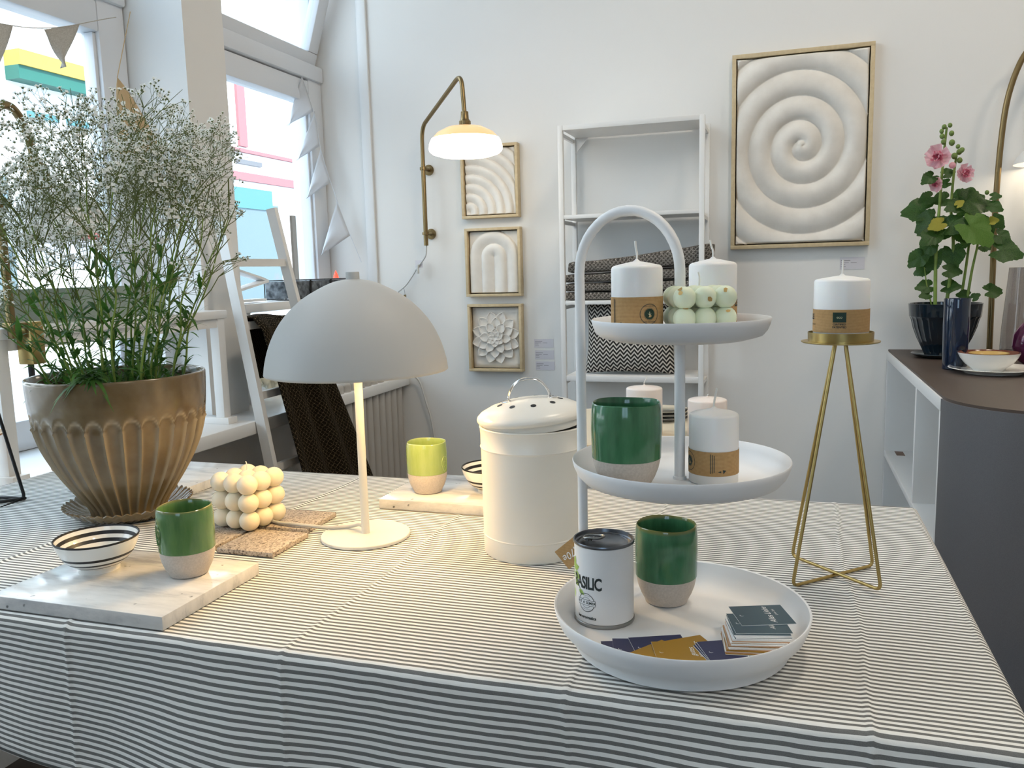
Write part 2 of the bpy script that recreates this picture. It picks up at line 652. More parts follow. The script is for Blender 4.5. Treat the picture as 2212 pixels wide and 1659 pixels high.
def plane_map(o, ux, uy):
    o, ux, uy = Vector(o), Vector(ux).normalized(), Vector(uy).normalized()
    return lambda x, y: tuple(o + ux * x + uy * y)


def ring_polys(r0_, r1_, n=28, a0=0, a1=2 * PI):
    v, f = [], []
    for k in range(n + 1):
        a = a0 + (a1 - a0) * k / n
        v += [(r0_ * math.cos(a), r0_ * math.sin(a)), (r1_ * math.cos(a), r1_ * math.sin(a))]
    for k in range(n):
        f.append([2 * k, 2 * k + 1, 2 * k + 3, 2 * k + 2])
    return v, f


def rect_polys(x0, x1, y0, y1, nx=6):
    v, f = [], []
    for k in range(nx + 1):
        x = x0 + (x1 - x0) * k / nx
        v += [(x, y0), (x, y1)]
    for k in range(nx):
        f.append([2 * k, 2 * k + 2, 2 * k + 3, 2 * k + 1])
    return v, f


def disc_polys(r, n=24):
    return [(r * math.cos(2 * PI * k / n), r * math.sin(2 * PI * k / n)) for k in range(n)], [list(range(n))]


def face_cam(x, y):
    return math.atan2(-y, -x)


def share(src, name, parent, loc=(0, 0, 0), rot=(0, 0, 0), sc=1.0, m=None):
    o = bpy.data.objects.new(name, src.data if hasattr(src, 'data') else src)
    C.objects.link(o)
    o.parent = parent
    o.location = Vector(loc) * SC
    o.rotation_euler = rot
    o.scale = sc if isinstance(sc, (tuple, list)) else (sc, sc, sc)
    return o


# ------------------------------------------------------------------ the room
SC = U
XI, XW, YB = -1.558, -1.778, 3.0      # inner wall plane, window plane, back wall
structure(box('floor', -1.9, 3.6, -3.6, 3.2, -0.12, 0, FLOORM), 'dark floor under the draped table')
structure(box('ceiling', -1.9, 3.6, -3.6, 3.2, 3.3, 3.45, CEILM), 'white ceiling')
structure(box('wall_back', -1.9, 3.6, YB, YB + 0.2, 0, 3.3, WALL), 'off-white wall hung with relief pictures')
structure(box('wall_right', 3.5, 3.7, -3.6, 3.2, 0, 3.3, WALL), 'off-white wall to the right')
wf = structure(box('wall_front', -1.9, -0.35, -3.7, -3.5, 0, 3.3, WALL), 'off-white wall behind the viewer')
box('wall_panel', 1.15, 3.6, -3.7, -3.5, 0, 3.3, WALL, wf)
box('wall_panel', -0.35, 1.15, -3.7, -3.5, 2.75, 3.3, WALL, wf)
box('wall_panel', -0.35, 1.15, -3.7, -3.5, 0, 0.75, WALL, wf)
SILLZ = CB - 0.405
wl = structure(box('wall_left', -1.9, -1.60, -3.6, 3.0, 0, SILLZ - 0.04, WALL), 'window wall with pillars')
box('header', -1.9, XI, -3.6, 3.0, 2.95, 3.3, WALL, wl)
piers = [(1.966, 2.139), (-0.30, -0.13)]
for a, b in piers:
    box('pillar', -1.9, XI, a, b, SILLZ - 0.04, 2.96, WALL, wl)
structure(box('trim_1', XI - 0.02, XI + 0.02, YB - 0.012, YB + 0.001, SILLZ, 3.29, SILLW, bev=0.003), 'vertical trim where window reveal meets the wall')
structure(box('window_sill', XW - 0.02, -1.42, -0.29, 2.998, SILLZ - 0.038, SILLZ, SILLW, bev=0.004), 'deep white window sill')
GZ0, GZ1 = SILLZ + 0.075, CB + 0.655


def window(idx, y0, y1, tilt):
    """lower fixed light y0..y1, tilted hopper light above; window plane XW"""
    wn = structure(thing('window_%d' % idx, None, None, (0, 0, 0)), 'white framed shop window with tilted upper light')
    xa, xb = XW - 0.035, XW + 0.03
    fw_ = 0.095
    for (a, b, c, d, nm) in ((y0, y0 + fw_, SILLZ, CB + 0.80, 'stile'), (y1 - fw_, y1, SILLZ, CB + 0.80, 'stile')):
        box(nm, xa, xb, a, b, c, d, FRAMEW, wn, 0.006)
    box('bottom_rail', xa, xb, y0 + fw_, y1 - fw_, SILLZ, GZ0, FRAMEW, wn, 0.006)
    box('top_rail', xa, xb, y0 + fw_, y1 - fw_, GZ1, CB + 0.735, FRAMEW, wn, 0.006)
    box('transom', xa - 0.02, xb + 0.012, y0, y1, CB + 0.74, CB + 0.80, FRAMEW, wn, 0.008)
    # glazing bead
    for a, b in ((y0 + fw_, y0 + fw_ + 0.012), (y1 - fw_ - 0.012, y1 - fw_)):
        box('glazing_bead', XW - 0.012, XW + 0.018, a, b, GZ0, GZ1, FRAMEW, wn, 0.003)
    box('pane', XW - 0.006, XW, y0 + fw_, y1 - fw_, GZ0, GZ1, GLASSW, wn)
    # upper light, hinged at its foot and leaning into the room
    sash = bpy.data.objects.new('hopper_sash', None)
    C.objects.link(sash)
    sash.parent = wn
    place(sash, (XW - 0.005, 0, CB + 0.805))
    sash.rotation_euler = (0, math.radians(tilt), 0)
    H = 0.92
    box('sash_rail', -0.02, 0.025, y0 + 0.02, y1 - 0.02, 0.0, 0.05, FRAMEW, sash, 0.005)
    box('sash_rail', -0.02, 0.025, y0 + 0.02, y1 - 0.02, H - 0.05, H, FRAMEW, sash, 0.005)
    box('sash_stile', -0.02, 0.025, y0 + 0.02, y0 + 0.085, 0.05, H - 0.05, FRAMEW, sash, 0.005)
    box('sash_stile', -0.02, 0.025, y1 - 0.085, y1 - 0.02, 0.05, H - 0.05, FRAMEW, sash, 0.005)
    box('pane', -0.003, 0.003, y0 + 0.085, y1 - 0.085, 0.05, H - 0.05, GLASSW, sash)
    # outer frame of the upper opening
    for a, b in ((y0, y0 + 0.03), (y1 - 0.03, y1)):
        box('frame_post', xa, xb - 0.02, a, b, CB + 0.80, 2.95, FRAMEW, wn, 0.004)
    return wn


window(1, -0.13, 1.962, 0)
window(2, 2.143, 2.998, 18)
w3 = structure(thing('window_3', None, None, (0, 0, 0)), 'unseen window added behind the viewer for fill daylight')  # unseen opening, added so cool daylight fills surfaces facing the camera
for x0_, x1_, z0_, z1_ in ((-0.35, 1.15, 0.75, 0.83), (-0.35, 1.15, 2.67, 2.75), (-0.35, -0.27, 0.83, 2.67), (1.07, 1.15, 0.83, 2.67), (0.365, 0.435, 0.83, 2.67)):
    box('frame_rail', x0_, x1_, -3.64, -3.57, z0_, z1_, FRAMEW, w3, 0.004)
for x0_, x1_ in ((-0.27, 0.365), (0.435, 1.07)):
    box('pane', x0_, x1_, -3.606, -3.60, 0.83, 2.67, GLASSW, w3)
box('wall_panel', -1.9, XI, -3.6, -0.30, SILLZ, 2.95, WALL, wl)

# ------------------------------------------------------------------ outside: the street and the house opposite
STREET = mat('asphalt', (0.25, 0.25, 0.26), 0.9)
RENDER = mat('white_render', (0.86, 0.85, 0.84), 0.9)
SHOPG = mat('shop_glass', (0.12, 0.165, 0.175), 0.15)
REDP = mat('red_fascia', (0.26, 0.03, 0.025), 0.6)
YEL = mat('yellow_fascia', (0.38, 0.29, 0.05), 0.6)
GRNF = mat('green_fascia', (0.015, 0.11, 0.08), 0.6)
BRICKR = mat('pale_red_brick', (0.30, 0.125, 0.13), 0.9)
TEAL = mat('teal_panel', (0.07, 0.19, 0.21), 0.6)
structure(box('street', -30, -1.92, -25, 40, -0.2, -0.02, STREET), 'sunlit street outside the windows')
hs = thing('house', 'bright white house with shops across the street', 'building', (-9.0, 0, -0.02))
box('wall', -3, 0, -16, 34, 0, 10, RENDER, hs)
for k, y in enumerate([-12, -8, -4, 0, 4]):
    box('shop_window', -0.05, 0.04, y, y + 2.6, 0.5, 2.9, SHOPG, hs)
for y0, y1 in ((4.5, 6.8), (7.2, 7.9), (10.2, 11.3), (12.2, 13.6), (14.9, 16.4), (18, 21)):
    f = box('shop_window', -0.04, 0.03, y0, y1, 0.45, 2.35, SHOPG, hs)
    box('window_frame', -0.04, 0.06, y0 - 0.09, y0, 0.35, 2.45, FRAMEW, hs)
box('fascia', 0, 0.25, 8.05, 9.6, 3.66, 3.84, YEL, hs)
box('fascia', 0, 0.22, 8.05, 9.6, 3.50, 3.66, GRNF, hs)
box('fascia', 0, 0.3, 7.6, 10.0, 1.62, 1.80, REDP, hs)
box('fascia', 0, 0.06, 12.0, 15.4, 2.72, 2.86, BRICKR, hs)
box('fascia', 0, 0.06, 12.0, 15.4, 3.20, 3.26, BRICKR, hs)
box('sign_panel', 0, 0.05, 12.1, 13.4, 2.25, 2.6, TEAL, hs)
for y in (12.55, 14.3):
    box('brick_pier', 0, 0.05, y, y + 0.22, 3.3, 4.6, BRICKR, hs)
    box('window_frame', 0, 0.05, y - 0.1, y + 0.6, 3.0, 3.08, GREYP, hs)
for y in (6.2, 8.1, 21.0):
    f = box('upper_window', -0.04, 0.03, y, y + 1.1, 5.2, 7.0, SHOPG, hs)
    box('window_frame', -0.04, 0.06, y - 0.08, y, 5.1, 7.1, RENDER, hs)
for y in (8.3, 8.9):
    box('shop_sign_bar', 0, 0.05, y, y + 0.45, 3.10, 3.18, TEAL, hs)
box('door', -0.02, 0.05, 14.0, 14.7, 0, 2.2, BACKD, hs)

# ------------------------------------------------------------------ table and cloth
SC = 1.0
TX0, TX1, TY0, TY1 = -1.565, 0.222, 0.757, 1.532
tb = thing('display_table', 'wooden display table hidden under the striped cloth', 'table', (0, 0, 0))
box('tabletop', TX0 + 0.01, TX1 - 0.012, TY0 + 0.012, TY1 - 0.012, TZ - 0.034, TZ - 0.004, OAK, tb)
for x in (TX0 + 0.05, TX1 - 0.10):
    for y in (TY0 + 0.04, TY1 - 0.09):
        box('leg', x, x + 0.05, y, y + 0.05, 0, TZ - 0.034, OAK, tb)


def hang(a, R, slope):
    if a <= 0:
        return a, 0.0
    q = PI * R / 2
    if a < q:
        return R * math.sin(a / R), -(R - R * math.cos(a / R))
    return R + slope * (a - q), -R - (a - q)


def make_cloth():
    R = 0.013
    DX, DF, DB = 0.26, 0.205, 0.2
    import bisect

    def samples(lo, hi, step, extra):
        s = []
        x = lo
        while x < hi:
            s.append(x)
            x += step
        s.append(hi)
        for c, wd, st in extra:
            q = c - wd
            while q < c + wd:
                s.append(q)
                q += st
        s = sorted(set(round(q, 4) for q in s if lo <= q <= hi))
        out = [s[0]]
        for q in s[1:]:
            if q - out[-1] > 0.0012:
                out.append(q)
        return out
    cre = [(0.085, 0.0016), (-0.53, 0.0014), (-0.84, 0.0018), (-0.20, 0.0012), (-1.13, 0.002)]
    SX = samples(TX0 - 0.10, TX1 + DX, 0.016, [(TX1, 0.035, 0.003), (TX0, 0.03, 0.003)] + [(c, 0.015, 0.003) for c, _ in cre])
    SY = samples(TY0 - DF, TY1 + DB, 0.012, [(TY0, 0.035, 0.003), (TY1, 0.035, 0.003)])
    bm = bmesh.new()
    from mathutils import noise as NS
    rows = []
    for t in SY:
        row = []
        for s in SX:
            ax = s - (TX1 - R)
            af = (TY0 + R) - t
            ab = t - (TY1 - R)
            al = (TX0 + R) - s
            hx, zx = hang(ax, R, 0.16)
            x = TX1 - R + hx if ax > 0 else s
            if al > 0:
                hl_, zx = hang(al, R, 0.02)
                x = TX0 + R - hl_
            z = 0.0
            y = t
            if af > 0:
                hy, zy = hang(af * (0.83 + 0.25 * max(0, min(1, (s + 1.0) / 0.4))), R, 0.06)
                y = TY0 + R - hy
            elif ab > 0:
                hy, zy = hang(ab, R, 0.06)
                y = TY1 - R + hy
            else:
                zy = 0.0
            if (ax > 0 or al > 0) and (af > 0 or ab > 0):
                z = -math.hypot(zx, zy) if min(-zx, -zy) > 0 else min(zx, zy)
            else:
                z = zx + zy
            dz = -zy
            # folds of the hanging parts
            if af > 0.02:
                k = min(1, (af - 0.02) / 0.15)
                y -= k * (0.010 * math.sin(s * 9.0 + 0.6) + 0.006 * math.sin(s * 21 + 2) + 0.008 * math.sin(s * 4.1))
                y -= 0.004 * k
            if ax > 0.02:
                k = min(1, (ax - 0.02) / 0.15)
                x += k * (0.012 * math.sin(t * 11.0 + 1) + 0.006 * math.sin(t * 25))
            # ironed creases and soft ripples
            for c, h in cre:
                d = (s - c - 0.004 * math.sin(t * 14)) / 0.0035
                if abs(d) < 4:
                    g = h * math.exp(-d * d)
                    if af > 0.02:
                        y -= g
                    else:
                        z += g
            if ax <= 0 and af <= 0 and ab <= 0:
                rp = NS.noise(Vector((s * 9, t * 6, 0.3)))
                kx = max(0, min(1, (s + 0.02) / 0.2))
                z += 0.0012 * rp * (0.3 + kx) - 0.0006
            row.append(bm.verts.new((x, y, TZ + z)))
        rows.append(row)
    lay = bm.loops.layers.uv.verify()
    for j in range(len(SY) - 1):
        for i in range(len(SX) - 1):
            f = bm.faces.new((rows[j][i], rows[j][i + 1], rows[j + 1][i + 1], rows[j + 1][i]))
            for lp, (a, b) in zip(f.loops, ((i, j), (i + 1, j), (i + 1, j + 1), (i, j + 1))):
                lp[lay].uv = (SX[a], SY[b])
    o = finish(bm, 'tablecloth', CLOTH, angle=80)
    md = o.modifiers.new('thickness', 'SOLIDIFY')
    md.thickness = 0.0012
    md.offset = -1
    return o


tag(make_cloth(), 'grey and white striped cotton cloth draped over the display table', 'tablecloth')

# ------------------------------------------------------------------ mugs, bowls, boards


def mug(label, x, y, z, glaze, h=0.096, R=0.0375, split=0.037, stamp=None, group='two-tone ceramic mugs'):
    t = thing('mug', label, 'mug', (x, y, z), 0, group)
    k = h / 0.096
    outer = [(0.0, 0.0), (0.0225, 0.0), (0.0255, 0.0015), (0.0262, 0.004), (0.0305, 0.012), (0.0338, 0.021), (0.0355, 0.029), (0.0362, split / k)]
    outer = [(r * R / 0.0375, q * k) for r, q in outer]
    lathe('clay_base', outer, CLAY, t, 56)
    up_ = [(0.0362, split / k - 0.0005), (0.0367, split / k), (0.0371, 0.05), (0.0375, 0.065), (0.0373, 0.08), (0.0366, 0.091), (0.0358, 0.0952),
           (0.0349, 0.096), (0.0340, 0.0945), (0.0338, 0.085), (0.0342, 0.06), (0.0335, 0.035), (0.029, 0.015), (0.02, 0.008), (0.0, 0.007)]
    if split > 0.045:
        up_ = [p for p in up_ if p[1] > split or p[0] < 0.0345 or p[1] < split]
    up_ = [(r * R / 0.0375, q * k) for r, q in up_]

    def md(r, zz, a, i):
        if 0.082 * k < zz:
            zz += 0.0006 * math.sin(3 * a + x * 40) * k
        if i > 8:
            r += 0.0003 * math.sin(zz * 700)
        return r, zz
    lathe('glazed_body', up_, glaze, t, 56, mod=md)
    if stamp is not None:
        ph, zz = stamp
        ph += face_cam(x, y)
        bm = bmesh.new()
        pts = []
        for q in range(17):
            a = 2 * PI * q / 16
            d = 0.010 * math.cos(a) * (0.8 + 0.2 * math.sin(a))
            rr = R * 1.0
            ang = ph + d / rr
            pts.append((rr * math.cos(ang), rr * math.sin(ang), zz + 0.014 * math.sin(a)))
        bm_tube(bm, pts[:-1], 0.0009, 6, True)
        pts = []
        for q in range(10):
            a = 2 * PI * q / 9
            ang = ph + 0.004 * math.cos(a) / R
            pts.append((R * math.cos(ang), R * math.sin(ang), zz + 0.006 * math.sin(a)))
        bm_tube(bm, pts[:-1], 0.0008, 6, True)
        finish(bm, 'pressed_mark', glaze, t)
    return t


def striped_bowl(label, x, y, z, group='striped bowls', R=0.0557, h=0.048):
    prof = [(0.0, 0.004), (0.024, 0.004), (0.0245, 0.0), (0.0272, 0.0), (0.0275, 0.006), (0.0325, 0.0095), (0.0345, 0.0110), (0.0395, 0.0148), (0.0425, 0.0178), (0.0465, 0.0228), (0.0488, 0.0268),
            (0.0525, 0.035), (0.0545, 0.0415), (0.0552, 0.0452), (0.0557, 0.0468), (0.0552, 0.048), (0.0540, 0.0478), (0.0533, 0.0455), (0.0515, 0.0400), (0.0495, 0.0350), (0.0470, 0.0300), (0.0440, 0.0255), (0.0400, 0.0205), (0.034, 0.015), (0.028, 0.012), (0.0, 0.009)]
    W, K = 0, 1
    sm = [W, W, W, W, W, K, W, K, W, K, W, W, W, K, K, K, K, W, K, W, K, W, W, W, W]
    k = R / 0.0557
    t = thing('bowl', label, 'bowl', (x, y, z), 0, group)
    lathe('body', [(r * k, q * h / 0.048) for r, q in prof], [CERW, BLACK], t, 64, seg_mat=sm)
    return t


def board(label, x0, x1, y0, y1, group='marble boards'):
    t = box('marble_board', 0, x1 - x0, 0, y1 - y0, 0, 0.018, MARBLE, None, 0.0015)
    t.location = (x0, y0, TZ)
    return tag(t, label, 'board', group)


BZ = TZ + 0.018
board('white marble board carrying the striped bowl and moss green mug', -0.980, -0.705, 0.770, 0.965)
board('white marble board lying behind the big fluted plant pot', -1.372, -1.097, 1.270, 1.490)
board('white marble board under the lime green mug', -0.690, -0.415, 1.305, 1.500)
mug('moss green and beige mug on the front marble board', -0.7736, 0.9033, BZ, GREENL, split=0.037, stamp=(-1.25, 0.062))
mug('lime green and beige mug in front of the radiator', -0.6229, 1.3728, BZ, LIME, h=0.0945, split=0.038, stamp=(1.02, 0.055))
striped_bowl('small black and white striped bowl on the front marble board', -0.9128, 0.8868, BZ)
striped_bowl('small striped bowl half hidden behind the cream bin', -0.507, 1.402, BZ)

# granite tiles under the cream bubble candle
GT = 0.008
for k, (x0, y0, lb) in enumerate(((-0.826, 1.028, 'speckled granite tile in front under the cream bubble candle'),
                                  (-0.838, 1.140, 'speckled granite tile behind the cream bubble candle, near the lamp cord'),
                                  (-0.934, 1.036, 'speckled granite tile on the left beside the moss green mug'),
                                  (-0.946, 1.148, 'speckled granite tile at the back left of the cream bubble candle'))):
    o = box('granite_tile', 0, 0.1, 0, 0.1, 0, GT, GRANITE, None, 0.0012)
    o.location = (x0 + (0.0 if k != 1 else 0), y0, TZ)
    o.rotation_euler = (0, 0, (0.0, 0.03, -0.03, 0.02)[k])
    tag(o, lb, 'tile', 'granite tiles')


def sphere_mesh(name, r, m, u=24, v=14):
    bm = bmesh.new()
    bmesh.ops.create_uvsphere(bm, u_segments=u, v_segments=v, radius=r)
    for f in bm.faces:
        f.smooth = True
    me = bpy.data.meshes.new(name)
    bm.to_mesh(me)
    bm.free()
    me.materials.append(m)
    return me


def bubble_candle(label, x, y, z, rz, n, rows, r, m, name='bubble_candle', gold=False):
    t = thing(name, label, 'candle', (x, y, z), rz)
    me = sphere_mesh('wax_ball', r, m)
    p = r * 1.80
    for kz in range(rows):
        for i in range(n):
            for j in range(n):
                if 0 < i < n - 1 and 0 < j < n - 1 and kz < rows - 1:
                    continue
                share(me, 'wax_ball', t, ((i - (n - 1) / 2) * p, (j - (n - 1) / 2) * p, r + kz * p))
    top = r + (rows - 1) * p + r
    tube('wick', catmull([(0, 0, top - 0.002), (0.0005, 0, top + 0.008), (-0.001, 0, top + 0.014)], 4), 0.0009, WICK, t, 6)
    if gold:
        fm = mat('gold_leaf', (0.80, 0.55, 0.22), 0.3, metal=0.8)
        g = random.Random(4)
        for (i, j, kz) in ((0, 0, 1), (1, 0, 1), (2, 0, 1), (0, 0, 0), (2, 0, 0), (0, 1, 1), (1, 1, 1), (2, 1, 1), (0, 0, 1)):
            d = Vector((g.uniform(-.6, .6), -g.uniform(.3, 1), g.uniform(-.3, 1.0))).normalized()
            c = Vector(((i - 1) * p, (j - 1) * p, r + kz * p)) + d * (r + 0.00025)
            bm = bmesh.new()
            a = d.orthogonal().normalized()
            b = d.cross(a)
            vs = [bm.verts.new(c + (a * math.cos(q) + b * math.sin(q)) * g.uniform(0.0015, 0.0035) - d * 0.0002) for q in [2 * PI * e / 7 for e in range(7)]]
            bm.faces.new(vs)
            finish(bm, 'gold_fleck', fm, t)
    return t


bubble_candle('cream bubble candle of stacked wax balls on granite tiles', -0.851, 1.150, TZ + GT, math.radians(-10), 3, 3, 0.0166, WAXC)

# ------------------------------------------------------------------ mushroom table lamp
LX, LY = -0.638, 1.157
tl = thing('table_lamp', 'white mushroom table lamp with domed metal shade, switched on', 'lamp', (LX, LY, TZ))
lathe('base', [(0, 0), (0.070, 0), (0.0712, 0.001), (0.0712, 0.0045), (0.0704, 0.0055), (0.0, 0.0055)], LAMPB, tl, 96)
lathe('pole', [(0.0, 0.0055), (0.0066, 0.0055), (0.0066, 0.268), (0.0, 0.268)], LAMPB, tl, 24)
sh = [(0.0075, 0.4125), (0.030, 0.4085), (0.055, 0.3975), (0.080, 0.3825), (0.102, 0.3625), (0.120, 0.3385), (0.1325, 0.312), (0.1395, 0.288), (0.1425, 0.2695)]
shp = catmull([(r, 0, z) for r, z in sh], 5)
outer = [(0.0, 0.4132)] + [(p.x, p.z) for p in shp]
inner = [(max(0, p.x - 0.0014), p.z - 0.0012) for p in reversed(shp)]
lathe('shade', outer + inner + [(0, 0.4110)], LAMPW, tl, 128, angle=60)
lathe('top_knob', [(0, 0.411), (0.0105, 0.411), (0.0105, 0.4225), (0.0098, 0.4235), (0, 0.4235)], LAMPW, tl, 32)
lathe('socket_disc', [(0, 0.2615), (0.012, 0.262), (0.0205, 0.265), (0.0215, 0.2685), (0.0, 0.2685)], LAMPW, tl, 40)
lathe('bulb_socket', [(0.0, 0.2685), (0.012, 0.2685), (0.012, 0.300), (0.0, 0.300)], LAMPW, tl, 20)
blb = mat('warm_bulb', (1, 0.9, 0.7), 0.4, emis=(1.0, 0.72, 0.34), estr=60)
lathe('bulb', [(0, 0.300), (0.010, 0.301), (0.016, 0.311), (0.0225, 0.326), (0.0235, 0.338), (0.019, 0.350), (0.010, 0.357), (0, 0.3585)], blb, tl, 24)
pl = bpy.data.lights.new('table_lamp_bulb', 'POINT')
pl.energy = 2.1
pl.color = (1.0, 0.60, 0.22)
pl.shadow_soft_size = 0.026
po = bpy.data.objects.new('table_lamp_bulb', pl)
C.objects.link(po)
po.parent = tl
po.location = (0.036, -0.012, 0.318)
tube('cord', catmull([(-0.004, 0, 0.016), (-0.014, 0.004, 0.017), (-0.035, 0.012, 0.010), (-0.07, 0.0, 0.0095), (-0.105, -0.008, 0.0125), (-0.14, -0.006, 0.0125), (-0.17, 0.0, 0.0118), (-0.23, 0.03, 0.0118)], 8), 0.0028, LAMPW, tl, 10)

# ------------------------------------------------------------------ cream bin with lid
bn = thing('storage_bin', 'cream enamel bin with a vented lid and steel handle', 'bin', (-0.3572, 1.1678, TZ))
lathe('body', [(0, 0), (0.0745, 0), (0.0755, 0.0015), (0.0757, 0.028), (0.0766, 0.0292), (0.0757, 0.0305), (0.0766, 0.158), (0.0768, 0.1595), (0.0778, 0.161), (0.0768, 0.1625), (0.0768, 0.180), (0.0775, 0.189), (0.0783, 0.1905), (0.0775, 0.192), (0.0755, 0.192), (0.0750, 0.02), (0, 0.02)], ENAMEL, bn, 96)
lid = lathe('lid', [(0.0725, -0.006), (0.0740, -0.006), (0.0745, 0.004), (0.0785, 0.0045), (0.0806, 0.0075), (0.0808, 0.0105), (0.0795, 0.0135), (0.074, 0.0185), (0.060, 0.0255), (0.040, 0.0315), (0.020, 0.0345), (0, 0.0352), ], ENAMEL, bn, 96)
lid.location = (0, 0, 0.1965)
lid.rotation_euler = (math.radians(1.5), math.radians(-4.2), 0)
hd = [(-0.030, 0, 0.0325), (-0.029, 0, 0.042), (-0.021, 0, 0.0555), (-0.009, 0, 0.0625), (0.009, 0, 0.0625), (0.021, 0, 0.0555), (0.029, 0, 0.042), (0.030, 0, 0.0325)]
hb = bmesh.new()
cp = catmull(hd, 6)
prev = None
for p in cp:
    ring = [hb.verts.new(p + Vector((0, dy, 0)) + Vector((p.x, 0, p.z - 0.035)).normalized() * dn) for dy, dn in ((-0.0065, 0), (-0.004, 0.0022), (0.004, 0.0022), (0.0065, 0), (0.004, -0.0012), (-0.004, -0.0012))]
    if prev:
        for q in range(6):
            hb.faces.new((prev[q], prev[(q + 1) % 6], ring[(q + 1) % 6], ring[q]))
    prev = ring
hnd = finish(hb, 'handle', CHROME, lid, angle=60)
hnd.rotation_euler = (0, 0, math.radians(20))
for a in (20, 200):
    ca, sa = math.cos(math.radians(a)), math.sin(math.radians(a))
    o = box('handle_foot', -0.007, 0.007, -0.006, 0.006, 0.0322, 0.0338, CHROME, lid, 0.0006)
    o.location = (0.034 * ca, 0.034 * sa, -0.0005)
    o.rotation_euler = (0, 0, math.radians(a))
for k in range(9):
    a = 2 * PI * (k + 0.35) / 9
    o = lathe('vent_hole', [(0, 0.0), (0.0042, 0.0), (0.0042, 0.0004), (0, 0.0004)], BLACK, lid, 16)
    o.location = (0.046 * math.cos(a), 0.046 * math.sin(a), 0.0299)
    nv = Vector((math.cos(a) * 0.30, math.sin(a) * 0.30, 1)).normalized()
    o.rotation_mode = 'QUATERNION'
    o.rotation_quaternion = nv.to_track_quat('Z', 'X')

# ------------------------------------------------------------------ three-tier tray
TX, TY = -0.1076, 0.9049
tt = thing('tiered_tray', 'white three-tier metal tray with a tall arched tube handle', 'tray stand', (TX, TY, TZ))


def tray_prof(R, zr, depth, foot=0.0, lift=0.0):
    zb = zr - depth
    p = [(0, zb - 0.0015)]
    if foot:
        p += [(R * 0.80, zb - 0.0015), (R * 0.80, zb - foot), (R * 0.84, zb - foot), (R * 0.86, zb - 0.0005)]
    else:
        p += [(R * 0.74, zb - 0.0015), (R * 0.84, zb + 0.001)]
    p += [(R * 0.905, zb + depth * 0.14), (R * 0.955, zb + depth * 0.40), (R * 0.985, zb + depth * 0.72), (R * 0.997, zr - 0.0012), (R * 0.992, zr), (R * 0.978, zr - 0.0008),
          (R * 0.960, zr - depth * 0.32), (R * 0.925, zr - depth * 0.66), (R * 0.87, zb + depth * 0.10 + 0.002 + lift), (R * 0.80, zb + 0.0022 + lift), (0, zb + 0.002 + lift)]
    return p


Z3, Z2, Z1 = 0.0140, 0.1875, 0.3540      # inside floors
lathe('tray', tray_prof(0.1415, 0.0445, 0.0325, 0.0105), POWDER, tt, 128, angle=50)
lathe('tray', tray_prof(0.1180, 0.2115, 0.026), POWDER, tt, 128, angle=50)
lathe('tray', tray_prof(0.0950, 0.3646, 0.0216, 0, 0.009), POWDER, tt, 128, angle=50)
hx, hy = -0.1195, 0.0405
arc = [(0, 0, Z2 - 0.001), (0, 0, 0.30), (0, 0, 0.414)]
for k in range(1, 20):
    a = PI * k / 20
    q = (1 - math.cos(a)) / 2
    arc.append((hx * q, hy * q, 0.414 + 0.0675 * math.sin(a)))
arc += [(hx, hy, 0.414), (hx, hy, 0.20), (hx, hy, 0.021)]
tube('pole_and_handle', arc, 0.0058, POWDER, tt, 16)
lathe('pole_collar', [(0.0058, Z2), (0.0075, Z2), (0.0072, Z2 + 0.003), (0.0058, Z2 + 0.0035)], POWDER, tt, 24)

# price tag tied to the handle
pt = thing('price_tag', 'kraft paper price tag tied to the tray handle', 'price tag', (TX + hx, TY + hy, TZ + 0.098))
fd = Vector((-0.1, -0.99, 0)).normalized()
ux = Vector((-0.75, 0.05, -0.66)).normalized()
uy = Vector((0.66, -0.03, -0.75)).normalized()
og = Vector((0.012, -0.0095, 0.004))
bm = bmesh.new()
tp = [(0, -0.006), (0.007, -0.0135), (0.050, -0.0135), (0.050, 0.0135), (0.007, 0.0135), (0, 0.006)]
A = [bm.verts.new(og + ux * a + uy * b) for a, b in tp]
B = [bm.verts.new(og + ux * a + uy * b + Vector((0, 0.0005, 0))) for a, b in tp]
bm.faces.new(A)
bm.faces.new(B[::-1])
for i in range(6):
    bm.faces.new((A[i], A[(i + 1) % 6], B[(i + 1) % 6], B[i]))
finish(bm, 'paper', KRAFT, pt, smooth=False)
tube('string', catmull([(0.007, -0.0065, 0.002), (0.0, -0.0075, 0.000), (-0.007, -0.004, 0.001), (-0.005, 0.006, 0.003), (0.005, 0.006, 0.003), (0.007, -0.004, 0.002)], 5), 0.0008, mat('dark_string', (0.05, 0.02, 0.02), 0.9), pt, 6)
polys_obj('handwriting', text_polys('64,70e', 0.0125, 0.25), plane_map(og + ux * 0.029 + Vector((0, -0.0008, 0)), ux, uy), WHITEINK, pt)

# ------------------------------------------------------------------ things on the trays
mug('green and beige mug on the bottom tray beside the tin can', -0.1326, 0.9800, TZ + Z3 + 0.0005, GREEN, h=0.0975, split=0.034)
mug('green and beige mug on the middle tray left of the pole', -0.1590, 0.8640, TZ + Z2 + 0.0005, GREEN, h=0.0905, split=0.0315)

